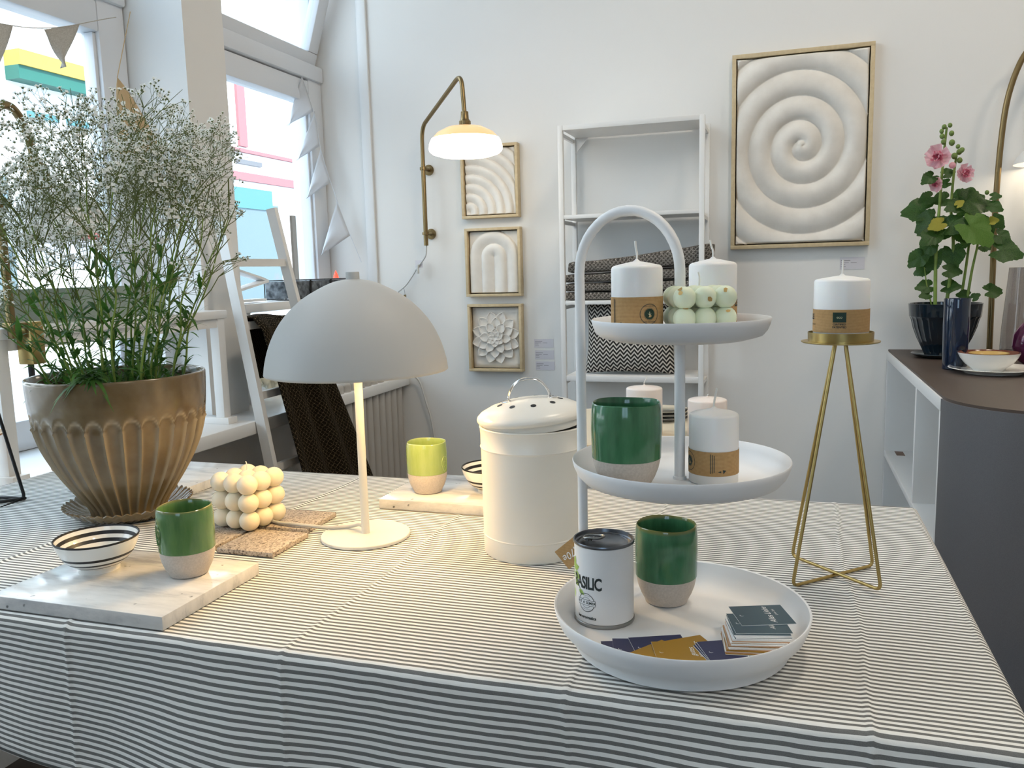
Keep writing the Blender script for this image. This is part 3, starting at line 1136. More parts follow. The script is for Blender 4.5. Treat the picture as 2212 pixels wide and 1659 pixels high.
# tin can
CX, CY = -0.1950, 0.9120
can = thing('tin_can', 'white tin can with ring pull and basil print', 'can', (CX, CY, TZ + Z3 + 0.0005))
lathe('paper_sleeve', [(0.0335, 0.0042), (0.0340, 0.0045), (0.0340, 0.0925), (0.0335, 0.0928)], PAPER, can, 72)
lathe('base_rim', [(0, 0.002), (0.0325, 0.002), (0.0328, 0), (0.0346, 0), (0.0352, 0.0015), (0.0350, 0.0036), (0.0338, 0.0044), (0.0335, 0.0044)], TINE, can, 72)
ld = lathe('lid', [(0.0335, 0.0925), (0.0352, 0.0933), (0.0354, 0.0955), (0.0349, 0.0965), (0.0337, 0.0962), (0.0330, 0.0925), (0.0315, 0.0915), (0.0305, 0.0918), (0.0280, 0.0922), (0.0270, 0.0916), (0.0180, 0.0916), (0.0172, 0.0912), (0, 0.0912)], TIN, can, 72)
bm = bmesh.new()
ph = face_cam(CX, CY) - 1.9
d = Vector((math.cos(ph), math.sin(ph), 0))
s_ = Vector((-d.y, d.x, 0))
def pull(c0, L, wd, z):
    pts = []
    for k in range(24):
        a = 2 * PI * k / 24
        e = Vector((math.cos(a), math.sin(a)))
        pts.append(d * (c0 + e.x * wd + (L if e.x > 0 else -L)) + s_ * (e.y * wd) + Vector((0, 0, z + 0.0016 * (1 - e.x))))
    return pts
bm_tube(bm, pull(0.012, 0.0055, 0.0068, 0.0945), 0.0013, 8, True)
bm_tube(bm, [d * 0.013 + s_ * -0.006 + Vector((0, 0, 0.0942)), d * 0.013 + s_ * 0.006 + Vector((0, 0, 0.0942))], 0.0011, 8)
bm_tube(bm, [d * 0.020 + Vector((0, 0, 0.0915)), d * 0.020 + Vector((0, 0, 0.0950))], 0.0032, 12)
finish(bm, 'ring_pull', TINE, ld)
pc = face_cam(CX, CY)
RC = 0.0343


def on_can(name, vf, deg, z, m, rot=0.0):
    return polys_obj(name, vf, cyl_map(RC, pc + math.radians(deg), z, rot), m, can)


LEAFP = mat('leaf_print', (0.34, 0.50, 0.12), 0.7)
LEAFP2 = mat('pale_leaf_print', (0.50, 0.64, 0.28), 0.7)


def leaf_polys(L, W, n=10):
    v = [(L * k / n, W * math.sin(PI * (k / n) ** 0.8)) for k in range(n + 1)]
    v += [(L * k / n, -W * math.sin(PI * (k / n) ** 0.8)) for k in range(n - 1, 0, -1)]
    return v, [list(range(len(v)))]


for deg, z, L, W, rot, mm in ((-78, 0.066, 0.014, 0.004, 1.2, LEAFP), (-76, 0.064, 0.013, 0.004, 0.35, LEAFP), (-72, 0.060, 0.012, 0.0045, -0.5, LEAFP), (-80, 0.062, 0.013, 0.004, 2.2, LEAFP2),
                              (-82, 0.050, 0.012, 0.004, 1.7, LEAFP2), (-56, 0.0415, 0.010, 0.0028, -0.45, LEAFP), (-78, 0.040, 0.012, 0.003, -1.4, LEAFP2), (-66, 0.052, 0.008, 0.003, -1.2, LEAFP)):
    on_can('leaf_print', leaf_polys(L, W), deg, z, mm, rot)
bas = text_polys('BASILIC', 0.0150, 0, 0.00045, space=0.92)
on_can('lettering', ([(x * 0.86, y * 1.32) for x, y in bas[0]], bas[1]), -38, 0.0515, INK)
on_can('badge_ring', ring_polys(0.0104, 0.0111), -37, 0.029, INK)
on_can('badge_ring', ring_polys(0.0060, 0.0064, 20, 0.5, PI - 0.5), -37, 0.029, INK)
on_can('badge_ring', ring_polys(0.0060, 0.0064, 20, PI + 0.5, 2 * PI - 0.5), -37, 0.029, INK)
on_can('badge_banner', rect_polys(-0.0120, 0.0120, -0.0034, 0.0034, 12), -37, 0.029, INK).scale = (1.0004,) * 3
o = on_can('badge_banner', rect_polys(-0.0115, 0.0115, -0.0029, 0.0029, 12), -37, 0.029, PAPER)
o.scale = (1.003, 1.003, 1)
o = on_can('lettering', text_polys('KIT A SEMER', 0.0044, 0, 0.00012), -37, 0.029, INK)
o.scale = (1.005, 1.005, 1)
on_can('lettering', text_polys('100% FRANCAIS', 0.0017), -37, 0.0372, GREYINK)
on_can('lettering', text_polys('GRAINES FRANCAISES', 0.0015), -37, 0.0212, GREYINK)
on_can('lettering', text_polys('les aromatics', 0.0048, 0, 0.00018), -37, 0.0115, INK)
on_can('stem_print', rect_polys(-0.0004, 0.0004, -0.005, 0.006, 2), -52, 0.041, INK, 0.5)


# pillar candles
def pillar(label, x, y, z, R, h, wax, band=None, wick=0.02, bend=0.002, name='pillar_candle', prints=()):
    t = thing(name, label, 'candle', (x, y, z), 0, 'pillar candles')
    e = 0.0035
    lathe('wax', [(0, 0), (R - 0.001, 0), (R, 0.001), (R, h - e), (R - 0.0012, h - 0.0012), (R - e, h), (R * 0.5, h + 0.0022), (0.0035, h + 0.0042), (0.0014, h + 0.0062), (0, h + 0.007)], wax, t, 64, angle=60)
    tube('wick', catmull([(0, 0, h + 0.003), (0.0003, 0, h + 0.006 + wick * 0.3), (bend * 0.6, 0, h + 0.006 + wick * 0.65), (bend, 0.0005, h + 0.006 + wick)], 5), 0.0011, WICK, t, 8)
    if band:
        a, b = band
        bd = lathe('paper_band', [(R + 0.0001, a), (R + 0.0005, a), (R + 0.0005, b), (R + 0.0001, b)], KRAFT, t, 64)
        p0 = face_cam(x, y)
        for nm, vf, deg, zz, m, rot in prints:
            polys_obj(nm, vf, cyl_map(R + 0.0008, p0 + math.radians(deg), zz, rot), m, bd)
    return t


DG = mat('dark_green_print', (0.006, 0.03, 0.018), 0.5)
CREAMP = mat('cream_print', (0.62, 0.58, 0.36), 0.6)
rd = PI / 2


def lines(n, L):
    v, f = [], []
    for k in range(n):
        y = -k * 0.0019
        w_ = L * (0.5 - 0.03 * (k % 3))
        b = len(v)
        v += [(-w_, y), (w_, y), (w_, y + 0.0007), (-w_, y + 0.0007)]
        f.append([b, b + 1, b + 2, b + 3])
    return v, f


def badge(deg, z):
    return [('badge_ring', ring_polys(0.0100, 0.0106), deg, z, INK, 0), ('badge_disc', disc_polys(0.0056), deg, z, DG, 0), ('badge_ring', ring_polys(0.0060, 0.0063), deg, z, INK, 0),
            ('lettering', text_polys('- ECO CANDLE -', 0.0021), deg, z + 0.0081, INK, 0), ('lettering', text_polys('100% NATURAL', 0.0021), deg, z - 0.0081, INK, 0),
            ('tree_print', [(-.0003, -.003), (.0003, -.003), (.0003, .002), (-.0003, .002), (-.0022, .0004), (0, -.0006), (.0022, .0004), (0, .0002), (-.0016, .0024), (0, .0012), (.0016, .0024), (0, .0030)] and
             ([(-.0003, -.0032), (.0003, -.0032), (.0003, .0025), (-.0003, .0025), (-.0024, .0006), (0, -.0010), (.0024, .0006), (0, -.0002)], [[0, 1, 2, 3], [4, 5, 7], [5, 6, 7]]), deg, z, CREAMP, 0)]


# candle on the brass stand
SX_, SY_ = 0.068, 1.150
pillar('white pillar candle with kraft band on the tall brass stand', SX_, SY_, TZ + 0.3205, 0.0338, 0.0775, WAXW, (0.0105, 0.0395), 0.018, 0.0006,
       prints=[('logo_square', rect_polys(-0.0080, 0.0080, -0.0062, 0.0062), -3, 0.0300, DG, 0), ('lettering', text_polys('eco', 0.0048), -3, 0.0302, CREAMP, 0), ('lettering', text_polys('CERTIFIED', 0.0034, 0, 0.0001), -3, 0.0212, INK, 0),
               ('lettering', text_polys('PATENTED', 0.0034, 0, 0.0001), -3, 0.0176, INK, 0), ('lettering', text_polys('LE', 0.010, 0, 0.0003), -76, 0.0300, INK, 0), ('lettering', text_polys('CANDLE', 0.0032), -72, 0.0205, INK, 0)])
# top tray
pillar('white pillar candle on the top tray left of the mint candle', -0.1492, 0.8777, TZ + Z1 + 0.0005, 0.0268, 0.0670, WAXW, (0.001, 0.0345), 0.0190, -0.0015,
       prints=badge(28, 0.0170) + [('small_print', lines(2, 0.026), -58, 0.020, INK, rd), ('arrow_print', ([(-.002, 0), (.0015, .001), (.0015, -.001), (.003, .002), (.006, .001), (.003, -.003)], [[0, 2, 1], [3, 5, 4]]), -44, 0.007, INK, 0)])
pillar('white pillar candle on the top tray behind the mint bubble candle', -0.0780, 0.9600, TZ + Z1 + 0.0005, 0.0262, 0.0680, WAXW, (0.001, 0.032), 0.0190, -0.003,
       prints=[('lettering', text_polys('LE', 0.010, 0, 0.0003), 72, 0.023, INK, 0), ('lettering', text_polys('CANDLE', 0.0032), 72, 0.010, INK, 0)])
bubble_candle('mint green bubble candle with gold flecks on the top tray', -0.0860, 0.888, TZ + Z1 + 0.0005, math.radians(22), 3, 2, 0.0117, WAXG, gold=True)
# middle tray
pillar('short white pillar candle with kraft band on the middle tray', -0.0712, 0.9035, TZ + Z2 + 0.0005, 0.0262, 0.0750, WAXW, (0.0105, 0.0365), 0.0200, 0.003,
       prints=[(a, b, -68, 0.0240, d_, f_) for a, b, c_, _, d_, f_ in badge(0, 0)] + [('small_print', lines(3, 0.021), -6, 0.0240, INK, rd), ('arrow_print', ([(-.003, 0), (.0005, .001), (.0005, -.001), (.0022, .002), (.0062, .0014), (.0030, -.0024)], [[0, 2, 1], [3, 5, 4]]), 16, 0.0155, INK, 0)])

# business cards in the bottom tray
CARDW, CARDH, CT = 0.0585, 0.0505, 0.0008
cpt = [(-CARDW / 2, -CARDH / 2), (CARDW / 2, -CARDH / 2), (CARDW / 2, CARDH / 2), (-CARDW / 2, CARDH / 2)]


def card_mesh(name, face, edge):
    bm = bmesh.new()
    A = [bm.verts.new((x, y, 0)) for x, y in cpt]
    B = [bm.verts.new((x, y, CT * 0.9)) for x, y in cpt]
    bm.faces.new(A[::-1]).material_index = 1
    bm.faces.new(B).material_index = 0
    for i in range(4):
        bm.faces.new((A[i], A[(i + 1) % 4], B[(i + 1) % 4], B[i])).material_index = 1
    me = bpy.data.meshes.new(name)
    bm.to_mesh(me)
    bm.free()
    me.materials.append(face)
    me.materials.append(edge)
    return me


CM = {'slate': card_mesh('card_slate', SLATE, PAPER), 'navy': card_mesh('card_navy', NAVY, PAPER), 'must': card_mesh('card_mustard', MUST, PAPER), 'peach': card_mesh('card_peach', PEACH, PEACH), 'white': card_mesh('card_white', PAPER, PAPER), 'mustedge': card_mesh('card_mustard_edge', MUST, MUST)}


def card(kind, x, y, z, rz, label, group, text=None):
    o = bpy.data.objects.new('business_card', CM[kind])
    C.objects.link(o)
    o.location = (x, y, z)
    o.rotation_euler = (0, 0, rz)
    tag(o, label, 'card', group)
    zt = CT * 0.9 + 0.00015
    if text:
        for s, px_, py_, sz in text:
            polys_obj('lettering', text_polys(s, sz, 0.35), lambda a, b, px_=px_, py_=py_: (px_ - b, py_ + a, zt), WHITEINK, o)
    if text is not None:
        polys_obj('punched_hole', disc_polys(0.0022, 16), lambda a, b: (-0.022 + a, 0.0 + b, zt), BLACK if kind == 'white' else PAPER, o)
        polys_obj('punched_hole', disc_polys(0.0020, 16), lambda a, b: (-0.0216 + a, 0.0003 + b, zt + 0.0001), CM[kind].materials[0], o)
    return o


zc = TZ + Z3 + 0.0006
# lower loose cards
card('navy', -0.150, 0.832, zc, 0.32, 'navy business card lying leftmost in the bottom tray', 'loose business cards', [('Gut', 0.010, 0.0, 0.010)])
card('navy', -0.140, 0.838, zc + CT, 0.25, 'navy business card on top of the leftmost navy card', 'loose business cards', [])
card('navy', -0.121, 0.848, zc + 2 * CT, 0.40, 'navy business card tucked under the mustard cards', 'loose business cards', [])
card('must', -0.118, 0.824, zc + 3 * CT, 0.95, 'mustard business card peeping out left of the mustard pile', 'loose business cards', [])
card('must', -0.092, 0.846, zc + 4 * CT, 0.62, 'mustard business card under the top mustard card', 'loose business cards', [])
card('must', -0.096, 0.836, zc + 5 * CT, 0.30, 'top mustard business card with white lettering beside the card stack', 'loose business cards', [('gutes', 0.010, 0.0, 0.009), ('KLEINES', 0.020, 0.004, 0.010)])
for k in range(3):
    card('navy', -0.0490 + 0.001 * k, 0.845 + 0.001 * k, zc + (6 + k) * CT, 0.52 - 0.05 * k, ('navy business card at the bottom of the tall card stack', 'navy business card second from the bottom of the tall card stack', 'navy business card with white lettering under the tall card stack')[k], 'stacked business cards', [('Gut', 0.016, -0.014, 0.011)] if k == 2 else [])
z = zc + 9 * CT
seq = ['must', 'peach', 'white', 'mustedge', 'peach', 'white', 'white', 'mustedge', 'peach', 'white', 'must', 'white', 'peach', 'white', 'white', 'slate', 'white', 'white', 'slate']
for k, kd in enumerate(seq):
    f = k / (len(seq) - 1)
    card(kd, -0.0275 + 0.006 * f + rnd.uniform(-.001, .001), 0.866 + 0.024 * f * 0.7 + rnd.uniform(-.001, .001), z, 0.16 + 0.10 * f + rnd.uniform(-.04, .04),
         'pale edged business card in the middle of the tall card stack', 'stacked business cards')
    z += CT
card('slate', -0.0215, 0.8865, z, 0.27, 'slate blue business card second from the top of the card stack', 'stacked business cards', [('Alles Liebe', 0.012, 0.001, 0.0075)])
card('slate', -0.0190, 0.9075, z + CT, 0.345, 'topmost slate blue business card with white script', 'stacked business cards', [('Alles Liebe', 0.008, 0.0, 0.0095), ('gute Zeit', 0.016, 0.006, 0.004)])

# ------------------------------------------------------------------ brass stand
st = thing('candle_stand', 'tall brass wire candle stand holding a pillar candle', 'candle stand', (SX_, SY_, TZ))


def wire_stand(t, hw, hd, h, r, m, top=0.006):
    c = {'fl': (-hw, -hd), 'fr': (hw, -hd), 'bl': (-hw, hd), 'br': (hw, hd)}
    for a, b, z in (('fl', 'br', 0), ('fr', 'bl', 2 * r)):
        A, B = c[a], c[b]
        pts = [(A[0] * top / hw, A[1] * top / hd, h), (A[0], A[1], r + z), (B[0], B[1], r + z), (B[0] * top / hw, B[1] * top / hd, h)]
        tube('wire_frame', fillet(pts, 0.010, 6), r, m, t, 10)


wire_stand(st, 0.053, 0.053, 0.3165, 0.0023, GOLD)
lathe('plate', [(0, 0.3160), (0.0465, 0.3165), (0.0482, 0.3175), (0.0482, 0.3185), (0.0460, 0.3185), (0, 0.3180)], GOLD, st, 72)
lathe('candle_cup', [(0, 0.3180), (0.0398, 0.3182), (0.0402, 0.3300), (0.0398, 0.3303), (0.0394, 0.3300), (0.0390, 0.3200), (0, 0.3200)], GOLD, st, 72)

# ------------------------------------------------------------------ big fluted pot with baby's breath
PX, PY = -1.1265, 1.1749
sc = thing('pot_saucer', 'taupe scalloped saucer under the big fluted plant pot', 'saucer', (PX, PY, TZ))


def sauc_mod(r, z, a, i):
    f = 0.5 + 0.5 * math.cos(a * 44)
    k = max(0, (r - 0.06) / 0.047)
    return r + 0.003 * k * f, z + 0.004 * k * f


lathe('dish', [(0, 0.0), (0.070, 0.0), (0.082, 0.003), (0.095, 0.011), (0.104, 0.019), (0.1065, 0.0215), (0.106, 0.0235), (0.102, 0.0225), (0.092, 0.0145), (0.080, 0.0075), (0.072, 0.0050), (0, 0.0050)], POTG, sc, 264, mod=sauc_mod)

bb = thing('potted_babys_breath', 'big taupe fluted pot of white flowering babys breath', 'potted plant', (PX, PY, TZ + 0.0055))
NF = 31


def prof_at(z):
    P_ = [(0.0, 0.0610), (0.012, 0.0625), (0.035, 0.0790), (0.065, 0.0990), (0.095, 0.1160), (0.13, 0.1315), (0.165, 0.1405), (0.195, 0.1445), (0.225, 0.1462), (0.246, 0.1470)]
    for (z0, q0), (z1, q1) in zip(P_, P_[1:]):
        if z <= z1:
            t = (z - z0) / (z1 - z0)
            return q0 + (q1 - q0) * t
    return P_[-1][1]


bm = bmesh.new()
n = NF * 16
ring = []
zs = [0.0, 0.004] + [0.006 + k * (0.200 - 0.006) / 46 for k in range(47)] + [0.206, 0.215, 0.225, 0.238, 0.2445, 0.2475]
rings = []
ridge = bm.verts.layers.float.new('ridge')
for z in zs:
    rr = []
    for k in range(n):
        a = 2 * PI * k / n
        p = (a * NF / (2 * PI)) % 1.0
        R0 = prof_at(min(z, 0.246))
        R0 = 0.5 * (R0 + 0.5 * (prof_at(min(0.246, z + 0.012)) + prof_at(max(0, z - 0.012))))
        d = abs(p - 0.5) * 2                      # 0 mid flute, 1 at the rib
        topz = 0.185 - 0.019 * (1 - math.sqrt(max(0, 1 - min(1, d * 1.05) ** 2)))
        e = (topz - z) / 0.005
        m_ = 1 / (1 + math.exp(-max(-30, min(30, e * 2))))
        s = math.sqrt(max(0, 1 - d * d))
        amp = 0.0052 * (0.45 + 0.55 * R0 / 0.147)
        rel = -amp * s * m_
        # raised bead outlining every flute
        dl = min(abs(z - topz) / 0.0022, 9) if z > 0.166 else 9
        rel += 0.0016 * math.exp(-((1 - d) / 0.20) ** 2) * (1 if z < 0.170 else 0) + 0.0018 * math.exp(-dl * dl)
        q = R0 + rel
        v = bm.verts.new((q * math.cos(a), q * math.sin(a), z))
        v[ridge] = min(1, (math.exp(-((1 - d) / 0.24) ** 2) if z < 0.170 else 0) + math.exp(-dl * dl * 0.6))
        rr.append(v)
    rings.append(rr)
for q, z in ((0.1463, 0.2500), (0.1440, 0.2510), (0.1415, 0.2490), (0.1395, 0.235), (0.138, 0.215)):
    rings.append([bm.verts.new((q * math.cos(2 * PI * k / n), q * math.sin(2 * PI * k / n), z)) for k in range(n)])
for A, B in zip(rings, rings[1:]):
    for k in range(n):
        bm.faces.new((A[k], A[(k + 1) % n], B[(k + 1) % n], B[k]))
bm.faces.new(rings[0][::-1])
finish(bm, 'pot', POTR, bb, angle=70)
sl = lathe('soil', [(0, 0.226), (0.05, 0.228), (0.10, 0.224), (0.1385, 0.221), (0.1385, 0.212), (0, 0.212)], SOIL, bb, 48)

g = random.Random(11)


def leaf_blade(name, L, W, curl, m, n=5, fold=0.25):
    bm = bmesh.new()
    rows = []
    for k in range(n + 1):
        t = k / n
        wd = W * math.sin(PI * min(1, 0.06 + 0.94 * t) ** 0.85) * (1 - 0.0 * t)
        if k == n:
            wd = 0.0002
        z = curl * L * t * t
        rows.append([bm.verts.new((L * t, -wd, z + wd * fold)), bm.verts.new((L * t, 0, z)), bm.verts.new((L * t, wd, z + wd * fold))])
    for A, B in zip(rows, rows[1:]):
        for q in range(2):
            bm.faces.new((A[q], B[q], B[q + 1], A[q + 1]))
    for f in bm.faces:
        f.smooth = True
    me = bpy.data.meshes.new(name)
    bm.to_mesh(me)
    bm.free()
    me.materials.append(m)
    return me


LB = [leaf_blade('narrow_leaf', 0.05, 0.0042, c, LEAFG) for c in (-0.35, 0.15, -0.7)]
flowers = []      # (pos, dir, size)
twb = bmesh.new()


def grow(p, d, L, r, lvl, rg):
    """fine forked panicle; collects flower points"""
    nseg = 2
    pts = [p]
    side = p.x * r0.x + p.y * r0.y
    if side > 0.185 or side < -0.24 or p.z > 0.685 + min(0, 0.6 * (side + 0.03)):
        return
    for k in range(nseg):
        d = (d + Vector((rg.uniform(-.16, .16), rg.uniform(-.16, .16), rg.uniform(0.0, .14)))).normalized()
        p = p + d * L / nseg
        pts.append(p)
    bm_tube(twb, pts, [r, r * 0.85, r * 0.7], 4)
    if lvl == 0:
        for _ in range(rg.choice((2, 3, 3, 4))):
            e = (d + Vector((rg.uniform(-1, 1), rg.uniform(-1, 1), rg.uniform(-.4, .8)))).normalized()
            q = p + e * rg.uniform(0.006, 0.016)
            bm_tube(twb, [p, q], 0.00022, 3)
            flowers.append((q, e, rg.uniform(0.0030, 0.0044)))
        return
    for k in range(rg.choice((2, 3, 3))):
        az = rg.uniform(0, 2 * PI)
        sp = rg.uniform(0.45, 0.95)
        a = d.orthogonal().normalized()
        b = d.cross(a)
        e = (d + (a * math.cos(az) + b * math.sin(az)) * sp).normalized()
        grow(p, e, L * rg.uniform(0.55, 0.78), r * 0.68, lvl - 1, rg)


nleaf = 0
stem_paths = []
for k in range(28):
    a = 2 * PI * (k * 0.382) + g.uniform(-.2, .2)
    rr = 0.115 * math.sqrt((k + 0.5) / 28)
    p0 = Vector((rr * math.cos(a), rr * math.sin(a), 0.222))
    out = Vector((math.cos(a), math.sin(a), 0)) * (0.04 + 0.10 * rr / 0.115) * g.uniform(0.6, 1.25)
    lat = rr * (math.cos(a) * r0.x + math.sin(a) * r0.y) / 0.115
    hgt = g.uniform(0.28, 0.37) * (1 - 0.42 * max(0, -lat) ** 1.1 - 0.16 * max(0, lat) ** 2)
    out *= 1 - 0.35 * max(0, lat)
    out += Vector((r0.x, r0.y, 0)) * 0.02
    pts = [p0]
    for q in range(1, 7):
        t = q / 6
        pts.append(p0 + out * t ** 1.3 + Vector((g.uniform(-.006, .006), g.uniform(-.006, .006), hgt * t)))
    tube('stem', catmull(pts, 3), [0.0021 * (1 - 0.55 * t / 18) for t in range(19)], STEM, bb, 6)
    stem_paths.append(pts)
    d0 = (pts[-1] - pts[-2]).normalized()
    # flowering forks from the upper part of each stem
    for q in (2, 3, 4, 5, 6):
        for _ in range(2 if q > 3 else 1):
            az = g.uniform(0, 2 * PI)
            e = (d0 * 0.9 + Vector((math.cos(az), math.sin(az), 0.25)) * (0.75 if q < 6 else 0.45)).normalized()
            if q < 4 and g.random() < 0.45:
                continue
            grow(pts[q], e, g.uniform(0.055, 0.085), 0.0011, 3 if q > 3 else 2, g)
    # leaves in pairs on the lower two thirds
    for q in range(7):
        t = 0.02 + q * 0.105
        pi = min(5, int(t * 6))
        p = pts[pi].lerp(pts[pi + 1], t * 6 - pi)
        az = g.uniform(0, 2 * PI)
        for s2 in (0, PI):
            nleaf += 1
            if nleaf > 296:
                break
            share(g.choice(LB), 'leaf', bb, p, (g.uniform(-.5, .5), -g.uniform(0.2, 1.0), az + s2 + g.uniform(-.3, .3)), (g.uniform(0.55, 1.15), g.uniform(0.6, 1.3), 1))
# low leaf tuft spilling over the front rim and short leaves around the stems
tb_ = bmesh.new()


def blade_into(bm, p, d, up_, L, W, sag):
    s = d.cross(up_).normalized()
    prev = None
    for k in range(5):
        t = k / 4
        wd = W * math.sin(PI * (0.08 + 0.92 * t) ** 0.9) if k < 4 else 0.0001
        c = p + d * L * t + up_ * (L * (0.25 * t - sag * t * t))
        cur = (bm.verts.new(c - s * wd), bm.verts.new(c + s * wd))
        if prev:
            bm.faces.new((prev[0], prev[1], cur[1], cur[0]))
        prev = cur


ZV = Vector((0, 0, 1))
for k in range(150):
    a = g.uniform(0, 2 * PI)
    rr = g.uniform(0.01, 0.115)
    p = Vector((rr * math.cos(a), rr * math.sin(a), 0.225))
    az = g.uniform(0, 2 * PI)
    d = Vector((math.cos(az), math.sin(az), g.uniform(0.2, 1.6))).normalized()
    blade_into(tb_, p, d, ZV, g.uniform(0.03, 0.07), g.uniform(0.002, 0.0038), g.uniform(0.2, 0.9))
fa = face_cam(PX, PY)
for q in range(520):
    sp_ = g.choice(stem_paths)
    t = g.uniform(0.02, 0.66) ** 1.15
    i_ = min(5, int(t * 6))
    p = sp_[i_].lerp(sp_[i_ + 1], t * 6 - i_)
    az = g.uniform(0, 2 * PI)
    d = Vector((math.cos(az), math.sin(az), g.uniform(0.1, 1.4))).normalized()
    blade_into(tb_, p, d, ZV, g.uniform(0.022, 0.052), g.uniform(0.0016, 0.0040), g.uniform(0.1, 0.8))
for k in range(34):
    a = fa - 0.32 + g.uniform(-.28, .28)
    p = Vector((0.128 * math.cos(fa - 0.32), 0.128 * math.sin(fa - 0.32), 0.258)) + Vector((g.uniform(-.012, .012), g.uniform(-.012, .012), g.uniform(-.006, .008)))
    az = fa - 0.32 + g.uniform(-1.6, 1.6)
    d = Vector((math.cos(az), math.sin(az), g.uniform(-0.35, 0.7))).normalized()
    blade_into(tb_, p, d, ZV, g.uniform(0.03, 0.06), 0.0036, g.uniform(0.2, 1.2))
tag(finish(tb_, 'low_leaves', LEAFG, bb, angle=80), kind='stuff')
tag(finish(twb, 'fine_twigs', TWIG, bb), kind='stuff')
fb = bmesh.new()
for q, e, s in flowers:
    e = (e + Vector((g.uniform(-.5, .5), g.uniform(-.5, .5), g.uniform(0, .6)))).normalized()
    a = e.orthogonal().normalized()
    b = e.cross(a)
    c0 = fb.verts.new(q + e * s * 0.25)
    rim = []
    for k in range(8):
        th = 2 * PI * k / 8
        rr = s * (1.0 if k % 2 == 0 else 0.72)
        rim.append(fb.verts.new(q + (a * math.cos(th) + b * math.sin(th)) * rr + e * s * (0.45 if k % 2 == 0 else 0.1)))
    for k in range(8):
        fb.faces.new((c0, rim[k], rim[(k + 1) % 8]))
    # calyx below
    t0 = fb.verts.new(q - e * s * 0.75)
    cc = [fb.verts.new(q + (a * math.cos(2 * PI * k / 4) + b * math.sin(2 * PI * k / 4)) * s * 0.42 + e * s * 0.05) for k in range(4)]
    for k in range(4):
        f = fb.faces.new((t0, cc[k], cc[(k + 1) % 4]))
        f.material_index = 1
tag(finish(fb, 'tiny_flowers', [PETALW, TWIG], bb, smooth=False), kind='stuff')
print('flowers', len(flowers), 'leaves', nleaf)

# ------------------------------------------------------------------ pictures on the wall
SC = U


def picture(label, x0, x1, z0, z1, depth, fw_, hf, nu, nv, group=None):
    t = thing('relief_picture', label, 'picture', ((x0 + x1) / 2, YB, (z0 + z1) / 2), 0, group)
    w2, h2 = (x1 - x0) / 2, (z1 - z0) / 2
    box('frame_rail', -w2, w2, -depth, 0, h2 - fw_, h2, OAK, t, 0.0008)
    box('frame_rail', -w2, w2, -depth, 0, -h2, -h2 + fw_, OAK, t, 0.0008)
    box('frame_rail', -w2, -w2 + fw_, -depth, 0, -h2 + fw_, h2 - fw_, OAK, t, 0.0008)
    box('frame_rail', w2 - fw_, w2, -depth, 0, -h2 + fw_, h2 - fw_, OAK, t, 0.0008)
    box('backing', -w2 + fw_, w2 - fw_, -0.006, -0.002, -h2 + fw_, h2 - fw_, BACKD, t)
    if hf:
        gp = 0.003
        aw, ah = w2 - fw_ - gp, h2 - fw_ - gp
        bm = bmesh.new()

        def fn(u, v):
            x, z = (2 * u - 1) * aw, (2 * v - 1) * ah
            e = min(1, 40 * min(u, 1 - u) + 0.0) * min(1, 40 * min(v, 1 - v))
            return (x, -0.010 - hf(x, z) * (0.6 + 0.4 * min(1, e * 3)), z)
        grid_bm(bm, fn, nu, nv)
        # skirt back to the backing
        finish(bm, 'plaster_relief', PLASTER, t, angle=180).modifiers.new('thickness', 'SOLIDIFY').thickness = 0.008
    return t


def spiral(x, z):
    x -= 0.004
    z -= 0.012
    r = math.hypot(x, z * 0.93)
    th = math.atan2(z, x)
    ph = (r / 0.066 * (1 - 0.10 * min(1, r / 0.3))) - (th - 0.5) / (2 * PI)
    f = ph - math.floor(ph)
    h = 0.021 * math.sin(PI * f ** 0.85) ** 0.75
    if ph < 0.12:
        h = max(h, 0.02 * math.sqrt(max(0, 1 - (r / 0.02) ** 2)))
    return h + 0.004


def arcs(x, z):
    r = math.hypot(x + 0.085, z + 0.108)
    ph = r / 0.0345
    f = ph - math.floor(ph)
    return 0.003 + 0.013 * math.sin(PI * (1 - f) ** 0.6) ** 0.7


def arch(x, z):
    r = math.hypot(x, z - 0.02) if z > 0.02 else abs(x)
    hw = 0.0485
    if r > 2 * hw * 0.98:
        return 0.004
    f = (r / hw) % 1.0
    return 0.004 + 0.013 * math.sin(PI * (1 - f) ** 0.62) ** 0.75


K = 3.0 / 2.6
picture('large oak framed picture with a white spiral relief', -0.183, 0.255, CB + 0.050, CB + 0.686, 0.030, 0.013, spiral, 150, 220)
picture('small oak framed relief of curved ridges, top of three', -1.162, -0.939, CB + 0.194, CB + 0.460, 0.034, 0.010, arcs, 90, 110, 'small framed reliefs')
picture('small oak framed relief of nested arches, middle of three', -1.155, -0.936, CB - 0.097, CB + 0.158, 0.034, 0.010, arch, 90, 110, 'small framed reliefs')
lot = picture('small oak framed relief of a layered lotus flower, lowest of three', -1.153, -0.938, CB - 0.382, CB - 0.126, 0.034, 0.010, lambda x, z: 0.002, 12, 12, 'small framed reliefs')
bm = bmesh.new()


def pet(u, v):
    # pointed cup petal, length 1, along +z, opening to -y
    t = v
    wd = 0.47 * math.sin(PI * (0.12 + 0.88 * t) ** 0.95) ** 0.8 if v < 1 else 0.0
    s = 2 * u - 1
    return (s * wd, -(0.10 + 0.25 * s * s * (1 - 0.3 * t) + 0.22 * t), t)


grid_bm(bm, pet, 8, 10, False)
pm_ = finish(bm, 'petal_source', PLASTER, None, angle=180)
petme = pm_.data
bpy.data.objects.remove(pm_)


